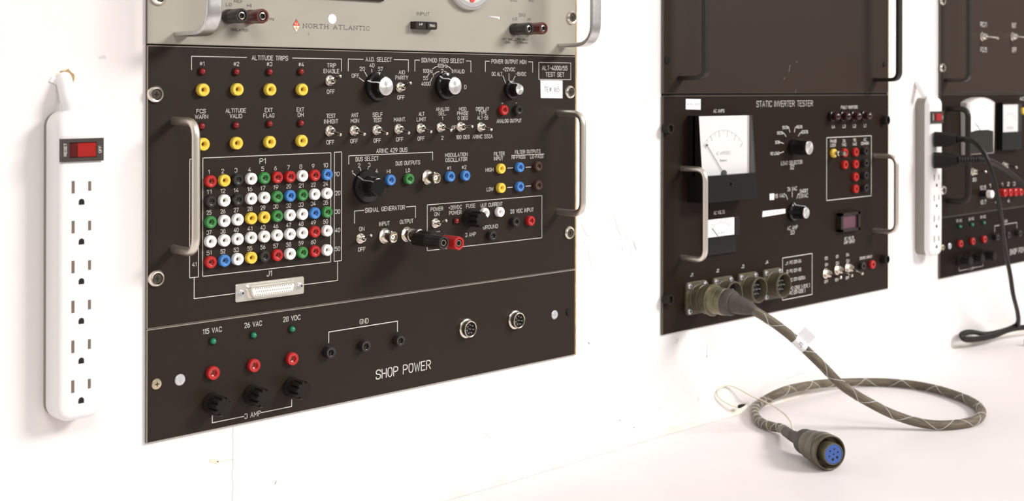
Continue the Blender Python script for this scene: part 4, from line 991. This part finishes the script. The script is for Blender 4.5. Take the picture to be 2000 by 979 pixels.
# sleeve path, X t Z in inches
run = [V3(1468, 604, 3.02), V3(1476.4, 609, 3.2), V3(1496, 621, 3.42), V3(1517, 635, 3.62), V3(1546.7, 658.5, 3.95), V3(1572.8, 682.5, 4.3), V3(1608.8, 717.5, 4.75), V3(1641.4, 750.5, 5.15), V3(1666, 768, 5.45), V3(1692.7, 783.8, 5.8), V3(1725.4, 801.3, 6.2), V3(1758, 815, 6.7), V3(1790.7, 825, 7.25), V3(1823.4, 830, 7.8)]
for p in [(1856, 830.7), (1888.8, 826.6), (1910, 819.3), (1917.4, 806.2), (1910, 793.6), (1888.8, 781), (1856, 768.8), (1823.4, 759.8), (1790.7, 753.3), (1758, 749.8), (1725.4, 747.4)]:
    run.append(Vector(WC(*p, .215)))
run += [V3(1692.7, 746.6, 1.3), V3(1657.9, 746.8, .85), V3(1608.8, 749.4, .55), V3(1576, 753.6, .42), V3(1543.4, 760.2, .38), V3(1518.9, 769, .45)]
run.append(V3(1497.6, 779.8, .22))
for p, h in [((1481.3, 791.9), .23), ((1474.2, 805), .22), ((1478.4, 818), .22), ((1491, 827.8), .23), ((1510.7, 834.2), .27), ((1527, 837.6), .33)]:
    run.append(Vector(WC(*p, h)))
fc = Vector(WC(1625.5, 886.5, .745)); fb = Vector(WC(1553, 854.4, .62)); ax = (fb-fc).normalized()
run.append(fb+ax*.25+Vector((0, 0, 0)))
run = [Vector(v) for v in run]
for v in run: v.z = max(v.z, -ZTOP+.228)
path = smooth_path(run, 6)
def rel(pts): return [(p.x-JX, p.y, p.z-JZ) for p in pts]
b = MB().use(M_BRAID); b.tube(rel(path), .205, 20, uv=True, k=.9)
part(CB, 'braided_sleeve', b.mesh('braided_sleeve', 60), JX, 0, JZ)
def helix(pts, r, pitch, sgn, ph=0, s0=.4, s1=None, step=.06):
    cum = [0]
    for i in range(1, len(pts)): cum.append(cum[-1]+(pts[i]-pts[i-1]).length)
    tot = cum[-1] if s1 is None else min(s1, cum[-1]); o = []; s = s0; j = 0; u = Vector((0, 0, 1))
    while s < tot:
        while cum[j+1] < s: j += 1
        f = (s-cum[j])/(cum[j+1]-cum[j]); p = pts[j].lerp(pts[j+1], f); t = (pts[j+1]-pts[j]).normalized(); u = (u-t*u.dot(t)).normalized(); v = t.cross(u)
        a = sgn*2*math.pi*s/pitch+ph; o.append(p+u*(r*math.cos(a))+v*(r*math.sin(a))); s += step
    return o
b = MB().use(M_TRACER)
tl = sum((path[i+1]-path[i]).length for i in range(len(path)-1))
for sg, ph in ((1, 0), (-1, .6)):
    b.tube(rel(helix(path, .207, 1.9, sg, ph, .5, tl*.80)), .0125, 5)
    b.tube(rel(helix(path, .207, .62, sg, ph, tl*.80, tl*.965, .03)), .0125, 5)
part(CB, 'tracer_thread', b.mesh('tracer_thread'), JX, 0, JZ, 'white tracer threads')
bp = [Vector((JX, 1.68, JZ)), Vector((JX, 1.8, JZ)), Vector((JX+.01, 2.12, JZ-.01)), Vector((JX+.02, 2.22, JZ-.02))]
b = MB().use(M_BOOT); b.tube(rel([Vector((JX, 1.66, JZ)), Vector((JX, 1.70, JZ)), Vector((JX, 2.05, JZ)), Vector((JX, 2.14, JZ)), Vector((JX, 2.16, JZ))]), [.57, .585, .575, .53, .42], 32)
part(CB, 'boot_collar', b.mesh('boot_collar'), JX, 0, JZ, 'dark grey rubber collar')
e0 = run[0]; d0 = (run[1]-run[0]).normalized()
bpts = smooth_path([Vector((JX, 2.08, JZ)), Vector((JX+.03, 2.25, JZ-.03)), Vector((JX+.08, 2.55, JZ-.08)), (Vector((JX+.1, 2.7, JZ-.1))+e0)*.5, e0, e0+d0*.12], 4)
rr = [.46, .45, .44, .43, .42, .41, .405, .40, .385, .37, .35, .335, .31, .295, .285, .27, .255, .245, .24, .235, .23]
b = MB().use(M_BOOT); b.tube(rel(bpts), rr[:len(bpts)], 28)
part(CB, 'strain_relief', b.mesh('strain_relief'), JX, 0, JZ, 'dark grey rubber boot')
# loose end connector lying on the worktop
L = (fb-fc).length
def along(prof, m, name, label=None, n=44, rf=None):
    b = MB().use(m); b.lathe(prof, n, rf=rf); me = b.mesh(name)
    # lathe axis (-y world) -> direction from front towards the back
    d = Vector((ax.x, -ax.y, ax.z)); q = Vector((0, -1, 0)).rotation_difference(d)
    o = part(CB, name, me, fc.x, fc.y, fc.z, label, q.to_euler()); return o
rl = along([(.38, .60), (.60, .58), (.625, .15), (.655, .13), (.695, .17), (.695, .42), (.67, .44), (.67, .50), (.70, .52), (.70, .80), (.675, .86), (.66, 1.05), (.62, 1.1), (.60, 1.55), (.55, 1.72), (0, 1.72)], M_OLIVE, 'loose_plug', 'olive plug lying on the worktop')
along([(.395, -.11), (.425, -.10), (.435, .0), (.43, .6)], M_OLIVEG, 'inner_shell')
bi = MB().use(M_BLUEI); bi.lathe([(.40, .2), (.40, -.085), (.38, -.10), (0, -.10)], 40)
bi.use(M_DARK)
for k in range(7):
    a = math.radians(60*k+30); r = .205 if k else 0; rr_ = .036 if k not in (3, 4) else .056
    bi.lathe([(rr_, -.1015), (0, -.102)], 12, r*math.cos(a)*(k > 0), r*math.sin(a)*(k > 0))
q = Vector((0, -1, 0)).rotation_difference(Vector((ax.x, -ax.y, ax.z)))
part(CB, 'socket_insert', bi.mesh('socket_insert'), fc.x, fc.y, fc.z, 'blue insert with seven holes', q.to_euler())
lp = fc+ax*1.68; bb = [lp, fc+ax*1.8, fc+ax*2.15, fc+ax*2.35, fc+ax*2.6, fc+ax*2.95]; 
bb += [run[-1], run[-1]+(run[-2]-run[-1])*.6]
bb = smooth_path([Vector(v) for v in bb], 3); RB = ([.5, .53, .55, .545, .54, .53, .52, .50, .47, .40, .345, .32, .30, .28, .27, .26, .25, .24, .235, .23, .225, .22]+[.22]*10)[:len(bb)]
for p, q_ in zip(bb, RB): p.z = max(p.z, -ZTOP+q_+.006)
b = MB().use(M_BOOT); b.tube(rel(bb), RB, 28)
part(CB, 'rear_boot', b.mesh('rear_boot'), JX, 0, JZ, 'dark rubber boot')
# paper flag on the cable
ci = V3(1560.5, 671, 4.13); cd = (V3(1572.8, 682.5, 4.3)-V3(1546.7, 658.5, 3.95)).normalized()
vw = (Vector((XC, D, ZC))-ci).normalized(); fd = cd.cross(vw).normalized(); fd = fd if fd.z > 0 else -fd; fd = (fd+vw*.12).normalized(); fd = (fd-cd*fd.dot(cd)).normalized()
b = MB().use(M_STICK); b.tube(rel([ci-cd*.33, ci+cd*.33]), .218, 24)
nn = cd.cross(fd).normalized()*.012; c4 = [ci-cd*.33+fd*.0, ci+cd*.33+fd*.0, ci+cd*.33+fd*.72, ci-cd*.33+fd*.72]
off = cd.cross(fd).normalized()*(-.0)
b.add([tuple(v) for v in rel([p+nn for p in c4]+[p-nn for p in c4])], [(0, 1, 2, 3), (7, 6, 5, 4), (0, 4, 5, 1), (1, 5, 6, 2), (2, 6, 7, 3), (3, 7, 4, 0)])
o = part(CB, 'paper_flag', b.mesh('paper_flag', None), JX, 0, JZ, 'white paper flag label')
# J1 printed on the flag's wrapped part, facing the room
vdir = Vector((XC, D, ZC))-ci; vdir = (vdir-cd*vdir.dot(cd)).normalized(); sdir = fd
ls, nat = glyph_lines('J1'); b = MB().use(M_INKD)
for l in ls:
    pp = []
    for a, c in l:
        u = (a-nat/2)*.034; v = (c-3)*.034; th = u/.219
        # letters read upwards across the cable
        p = ci-cd*v+vdir*(.222*math.cos(th))+sdir*(.222*math.sin(th)); pp.append(p)
    b.tube(rel(pp), .010, 5)
sub(o, 'printing', b.mesh('printing'), (0, 0, 0))

# thin string tied round the cable end
ST = [Vector(WC(1549, 843, .66)), Vector(WC(1547, 835, .70)), Vector(WC(1545, 826, .66)), Vector(WC(1535, 812, .62)), Vector(WC(1520, 800, .6)), Vector(WC(1503, 789.5, .56)), Vector(WC(1484, 780.5, .50)), V3(1465, 772, .30), V3(1447, 762, .15), V3(1432, 755, .05), V3(1419, 753.5, -.02), V3(1407, 758.5, -.04), V3(1400, 768, -.04), V3(1405, 778, 0.0), V3(1418, 787, .05), V3(1428, 792, .1), V3(1440, 795.3, .16)]
SR = thing('string', 'thin cream string tied near the loose connector, its loop against the wall', 'string', ST[0].x, ST[0].y, ST[0].z)
b = MB().use(M_STR); b.tube([tuple(v-Vector((ST[0].x, 0, ST[0].z))) for v in smooth_path(ST, 6)], .035, 8); part(SR, 'cord', b.mesh('cord'), ST[0].x, 0, ST[0].z)
b = MB().use(M_RUB); e1 = V3(1441, 795.5, .16); e2 = V3(1456, 790, .3); b.tube([tuple(v-Vector((ST[0].x, 0, ST[0].z))) for v in (e1, e1.lerp(e2, .25), e1.lerp(e2, .6), e2)], [.05, .09, .075, .025], 8); part(SR, 'knot', b.mesh('knot'), ST[0].x, 0, ST[0].z, 'dark knotted tip')

# ------------------------------------------------------------------ power strips
def power_strip(px, pytop, pybot, label, t=.78, seam=.3):
    cx, zt = W(px, pytop, t); _, zb = W(px, pybot, t); cz = (zt+zb)/2; H = (zt-zb)/2; w = .725
    R = thing('power_strip', label, 'power strip', cx, -STAND, zb, 'white power strips on the wall')
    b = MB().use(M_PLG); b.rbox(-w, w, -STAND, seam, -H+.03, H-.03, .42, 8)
    part(R, 'back_housing', b.mesh('back_housing'), cx, 0, cz, 'rear half with its side shade painted grey')
    b = MB().use(M_PLW); rings = []
    for (tt, ins) in ((seam-.01, -.01), (seam+.1, -.015), (.6, 0), (.70, .05), (.765, .12), (.785, .20)):
        rings.append([(x, tt, z) for x, z in rrect(0, 0, w-ins, H-ins, max(.45-ins, .1), 8)])
    n = len(rings[0]); vs = [p for r in rings for p in r]
    b.add(vs, [(k*n+i, k*n+(i+1) % n, (k+1)*n+(i+1) % n, (k+1)*n+i) for k in range(5) for i in range(n)]+[tuple(range(5*n, 6*n)), tuple(reversed(range(n)))])
    part(R, 'front_shell', b.mesh('front_shell', 50), cx, 0, cz)
    top = H
    # switch: bezel, rocker, printing
    zs = H-1.12
    b = MB().use(M_BEZ)
    for (p, q, u, v) in ((-.64, -.40, -.33, .33), (.42, .64, -.33, .33), (-.4, .42, .22, .33), (-.4, .42, -.33, -.22)): b.box(p, q, .70, .86, u, v)
    b.use(M_DARK); b.box(-.41, .43, .70, .794, -.23, .23)
    o = part(R, 'switch', b.mesh('switch', None), cx, 0, cz+zs, 'dark bezel switch')
    b = MB().use(M_ROCK); b.add([(-.4, .70, -.22), (.42, .70, -.22), (.40, .87, -.2), (-.14, .85, -.2), (-.38, .80, -.2), (-.4, .70, .22), (.42, .70, .22), (.40, .87, .2), (-.14, .85, .2), (-.38, .80, .2)],
        [(0, 1, 2, 3, 4), (9, 8, 7, 6, 5), (1, 6, 7, 2), (2, 7, 8, 3)])
    b.use(M_ROCKD); b.add([(-.38, .75, -.2), (-.38, .80, -.2), (-.14, .85, -.2), (-.14, .85, .2), (-.38, .80, .2), (-.38, .75, .2)], [(1, 2, 3, 4), (0, 1, 4, 5)])
    sub(o, 'rocker', b.mesh('rocker', None), label='red rocker')
    i2 = Ink(); i2.T = .862; i2.use(M_INK); i2.text('RESET', -.52, .02, .36, .075, sw=.012, ang=math.pi/2); i2.text('OFF', .53, 0, .2, .075, sw=.012, ang=math.pi/2)
    sub(o, 'lettering', i2.mesh('lettering', None, recalc=False))
    pitch = 1.148*1.0
    for k in range(6):
        z = cz+H-2.35-.0-k*pitch
        b = MB().use(M_PLW); b.rbox(-.36, .36, .77, .788, -.38, .34, .10, 3)
        b.use(M_SLOT); b.box(-.30, -.205, .785, .7905, -.02, .34); b.box(.20, .29, .785, .7905, .03, .31)
        pts = [(.085*math.cos(math.radians(a)), -.27+.085*math.sin(math.radians(a))) for a in range(0, 181, 20)]+[(-.085, -.36), (.085, -.36)]
        b.use(M_DARK); b.prism(pts, .785, .7905)
        part(R, 'outlet', cached('outlet', lambda: b.mesh('outlet', None)), cx, 0, z)
    return R, cx, cz, H
R1, c1, z1_, H1 = power_strip(159.4, 217, 821, 'white six-outlet power strip on the wall at the far left, nothing plugged in', seam=.08)
b = MB().use(M_PLW); pts = [V3(137.5, 222, .35), V3(137, 214, .33), V3(133, 195, .32), V3(128.5, 172, .12), V3(125, 158, -.05), V3(124, 152, -.35)]
b.tube([tuple(v-Vector((c1, 0, z1_))) for v in smooth_path(pts, 5)], .235, 20); part(R1, 'power_cord', b.mesh('power_cord'), c1, 0, z1_, 'white cord into the wall')
b = MB().use(M_TAN); X, Z = W(126, 154, -STAND)
b.lathe([(.27, 0), (.27, .012), (.2, .02), (.0, .02)], 14, rf=lambda q, t, th: q*(1+.18*math.sin(th*5+1)+.1*math.sin(th*9)), phase=.3)
b.use(M_WOOD); b.lathe([(.25, .013), (.25, .022), (.15, .022)], 14, .05, .02, rf=lambda q, t, th: q*(1+.12*math.sin(th*6)))
b.use(M_FACE); b.prism([(-.46, -.08), (-.2, -.2), (-.16, .02), (-.38, .06)], 0, .05)
o = bpy.data.objects.new('torn_hole', b.mesh('torn_hole', None)); COL.objects.link(o); o.parent = wall; o.location = (X*IN, -4.5*IN, (Z+ZTOP)*IN)
R2, c2, z2_, H2 = power_strip(1829.5, 190, 500, 'white power strip at the right of the middle rack with two black plugs in it', seam=.46)
b = MB().use(M_PLW); pts = [V3(1806, 190, .5), V3(1804, 184, .42), V3(1798, 173, .2), V3(1793, 163, .0), V3(1789, 158, -.3)]
b.tube([tuple(v-Vector((c2, 0, z2_))) for v in smooth_path(pts, 5)], .19, 16); part(R2, 'power_cord', b.mesh('power_cord'), c2, 0, z2_, 'white cord into the wall')

# two power plugs and their cords
def gpz(v, m=.26): v.z = max(v.z, -ZTOP+m); return v
def plug(label, body, rb, path, rc, flat, neck_end, grp=None):
    o0 = body[0]; R = thing('power_plug', label, 'power plug', o0.x, o0.y, o0.z, 'black plugs in the far power strip')
    f = lambda pts: [tuple(v-Vector((o0.x, 0, o0.z))) for v in pts]
    b = MB().use(M_RUB); b.tube(f(body), rb, 16, upv=(0, 0, 1), ry=rb[0]*.85, square=True); part(R, 'plug_body', b.mesh('plug_body', 50), o0.x, 0, o0.z)
    # ribbed neck
    a, c = body[-1], neck_end; pts = []; rs = []
    for k in range(17): pts.append(a.lerp(c, k/16)); rs.append((.24-.10*k/16)*(1 if k % 2 else .82))
    b = MB().use(M_RUB); b.tube(f(pts), rs, 14); part(R, 'strain_relief', b.mesh('strain_relief'), o0.x, 0, o0.z)
    b = MB().use(M_CORDB)
    sp_ = [gpz(v, .225 if flat else .19) for v in smooth_path([a.lerp(c, .9)]+path, 8)]
    if flat:
        # two moulded conductors side by side
        u = Vector((.55, .8, .0))
        for sg in (-1, 1):
            q = []
            for i, p in enumerate(sp_):
                t = (sp_[min(i+1, len(sp_)-1)]-sp_[max(i-1, 0)]).normalized(); u = (u-t*u.dot(t)).normalized(); q.append(p+u*sg*rc*.95)
            b.tube(f(q), rc, 10)
    else: b.tube(f(sp_), rc, 14)
    part(R, 'power_cord', b.mesh('power_cord', 60), o0.x, 0, o0.z)
    return R
pa = V3(1826, 272, .84); pb = V3(1846, 272.5, 1.35); pc_ = V3(1868, 272.5, 1.9)
cordA = [V3(1903.4, 275, 2.9), V3(1923, 295.5, 3.5), V3(1936, 325, 3.85), V3(1949, 370.7, 3.9), V3(1957.3, 419.7, 3.6), V3(1965.5, 485, 2.9), V3(1975.3, 534, 2.6), V3(1981.4, 574.3, 2.3), V3(1988.6, 602.9, 1.9), V3(1991.5, 622, 1.6), V3(1989, 634, 1.2)]
def gp(px, py, h): return Vector(WC(px, py, h))
cordA += [V3(1975, 643, .9), V3(1950, 651, .6), V3(1925, 655, .40), V3(1900, 651, .32), V3(1885, 652, .30), V3(1877.5, 657, .34), V3(1885, 663, .45), V3(1910, 661.5, .6), V3(1940, 655, .8), V3(1965, 645, .95), V3(1990, 640, 1.05), V3(2020, 640, 1.3), V3(2060, 650, 1.6)]
plug('black plug high on the far power strip, its flat cord dropping to the worktop', [pa, pb, pc_], [.42, .40, .27], cordA, .11, True, V3(1888, 271.5, 2.35))
pa = V3(1824, 313, .84); pb = V3(1846, 313.5, 1.35); pc_ = V3(1869, 313, 1.9)
cordB = [V3(1925, 313.5, 3.0), V3(1942.6, 319, 3.05), V3(1968.8, 336, 3.1), V3(1999.8, 364, 3.3), V3(2040, 410, 3.8), V3(2075, 480, 3.8), V3(2095, 560, 3.4), V3(2104, 640, 2.8), gp(2098, 668, .3), gp(2075, 675, .2), gp(2040, 672, .2), gp(2000, 669, .2)]
plug('black ribbed plug lower on the far power strip, thicker round cord going off right', [pa, pb, pc_], [.45, .43, .30], cordB, .17, False, V3(1913, 312, 2.8))
# ------------------------------------------------------------------ third rack
TX = 49.28
M_B3 = mat('panel_black_far', (.038, .024, .016), .5, spec=.24, noise=.14, nscale=700, bump=.06, bscale=1200)
R = thing('switch_panel', 'upper black panel with toggle switches at the top right corner', 'control panel', TX+9.5, 0, -1.62)
plate(R, TX, TX+19, -1.62, 7.2, M_B3, edge=M_EDGED)
I = PInk(TX+9.5, 2)
for a in [('RC/1', 1921, 47.8, 12, 8.6), ('FC/5', 1921, 97.2, 12, 8.6), ('OUT', 1980.4, 49.7, 8, 8.6), ('OFF', 1981, 97.5, 8.4, 8.6)]: I.tx(*a, sw=.03)
ink_part(R, I)
toggle(R, 1924.6, 71.2, 1952.5, 75.2, k=1.32); toggle(R, 1983.8, 71.2, 2011, 75, k=1.32)
cup_screw(R, 1842.2, 132.8); cup_screw(R, 1842.6, 1.3)
xa, z0 = W(1843, 157); strap_handle(R, xa+.25, 6.4, z0, 1.42, .42, .2, M_STRAPB, .45)

R = thing('meter_panel', 'black panel with a white curved meter beside a black framed meter, right edge', 'control panel', TX+9.5, 0, -8.75)
plate(R, TX, TX+19, -8.74, -1.66, M_BLK2, edge=M_EDGED)
I = PInk(TX+9.5, -5)
for a in [('5D', 1903.3, 351, 7, 6), ('10.5', 1919.8, 366.9, 11, 7), ('10.7', 1920.3, 395, 11, 7), ('1', 1933.6, 363, 2.5, 6.4), ('1', 1957.4, 360.7, 2.5, 6.4), ('2', 1969.2, 359.6, 4, 6.4), ('3', 1981, 359, 3.5, 6), ('4', 1945.8, 394.4, 4, 6.4), ('4', 1969.8, 392, 4, 6.4), ('AC', 1996, 193, 8, 6)]: I.tx(*a, sw=.03)
ink_part(R, I)
toggle(R, 1905.2, 336, 1925.7, 335.7, k=1.15); toggle(R, 1965.8, 323.6, 1986.3, 327.3, k=1.15)
x, z1 = W(1851, 212.5); _, z0 = W(1856, 391.5); rod_handle(R, x, z1, z0, T=1.25, r=.16, m=M_STRAPB)
cup_screw(R, 1843.5, 372)
# curved white meter
xa, zt = W(1876, 190, .0); xb, _ = W(1944, 200, .42); _, zb = W(1935, 300, .4)
w2 = (xb-xa)/2; H = zt-zb
def arch(w, h, bul, zb=0.0, taper=0.0):
    pts = []
    for k in range(15):
        u = -1+2*k/14; pts.append((u*w, -.0-bul*u*u))
    return [(-w+taper, -h)]+pts+[(w-taper, -h)]
b = MB().use(M_LGREY); b.prism(arch(w2, H, .32, taper=.12), 0, .42, .06)
o = part(R, 'panel_meter', b.mesh('panel_meter', 30), (xa+xb)/2, 0, zt, 'white meter with arched top')
b = MB().use(M_FACE); b.prism([(x*.9, z*.97-.10) for x, z in arch(w2*.9, H*.62, .28)], .40, .44); sub(o, 'scale_plate', b.mesh('scale_plate', None))
b = MB().use(M_STRAPB); b.prism([(-w2*.86, -H*.98), (-w2*.78, -H*.60), (-w2*.4, -H*.575), (w2*.4, -H*.575), (w2*.78, -H*.60), (w2*.80, -H*.98)], .40, .48); sub(o, 'lower_cover', b.mesh('lower_cover', None), label='dark lower cover')
i2 = Ink(); i2.T = .443; i2.use(M_INKG); pts = [(1.05*math.cos(math.radians(160-140*k/24)), -1.75+1.15*math.sin(math.radians(160-140*k/24))) for k in range(25)]
i2.line(pts, .03)
for u, tt in ((-.75, '0'), (-.3, '1'), (.25, '2'), (.75, '3')): i2.text(tt, u, -.5-.25*abs(u), .12, .22, sw=.035)
i2.text('AC VOLTS', 0, -1.62, 1.1, .2, sw=.025); sub(o, 'scale_markings', i2.mesh('scale_markings', None, recalc=False))
b = MB().use(M_INKD); b.tube([(-.2, .46, -H*.58), (-.9, .46, -1.5)], .014, 6); sub(o, 'needle', b.mesh('needle'))
# black framed meter
xa, zt = W(1947, 201, .0); xb, _ = W(1996, 200, .36); _, zb = W(1956, 294, .36); w2 = (xb-xa)/2; H = zt-zb
b = MB().use(M_KNOB); b.box(-w2, w2, 0, .36, -H, -H*.62); b.box(-w2, w2, 0, .2, -H*.62, 0); b.box(-w2, -w2+.08, .2, .36, -H*.62, 0); b.box(-w2, w2, .2, .36, -.08, 0)
o = part(R, 'panel_meter', b.mesh('panel_meter', None), (xa+xb)/2, 0, zt, 'black framed square meter')
b = MB().use(M_FACE); b.box(-w2+.08, w2-.45, .2, .31, -H*.62, -.1); sub(o, 'scale_plate', b.mesh('scale_plate', None))
i2 = Ink(); i2.T = .313; i2.use(M_INKG); i2.text('DC VOLTS', -.2, -1.55, .8, .12, sw=.02); i2.text('SIMPSON', -.2, -1.95, .6, .1, sw=.018)
i2.line([(-.2+.95*math.cos(math.radians(150-120*k/20)), -1.6+.95*math.sin(math.radians(150-120*k/20))) for k in range(21)], .02); sub(o, 'scale_markings', i2.mesh('scale_markings', None, recalc=False))
b = MB().use(M_CLEAR); b.box(-w2+.08, w2, .34, .36, -H*.62, -.08); sub(o, 'clear_cover', b.mesh('clear_cover', None))
# long panel jacks / plugs
def stack(px, py, col, T, r=.24):
    X, Z = W(px, py, T)
    def fn():
        b = MB().use(JC[col] if col != 'white' else M_RUB); b.lathe([(r*.8, 0), (r*.85, T-.3), (r, T-.28)], 24); b.use(JC[col]); b.lathe([(r, T-.3), (r, T-.03), (r*.85, T), (r*.4, T), (r*.35, T-.1), (0, T-.1)], 24); return b.mesh('banana_jack')
    part(R, 'banana_jack', cached(('stk', col, T), fn), X, 0, Z, col+' long jack')
stack(1939, 379.6, 'white', .75)
for p in ((1965, 377), (1975.5, 376.4), (1986, 375.8), (1996, 375.2)): stack(*p, 'red', .55)
jack(R, 'yellow', 2000, 217, r=.22)
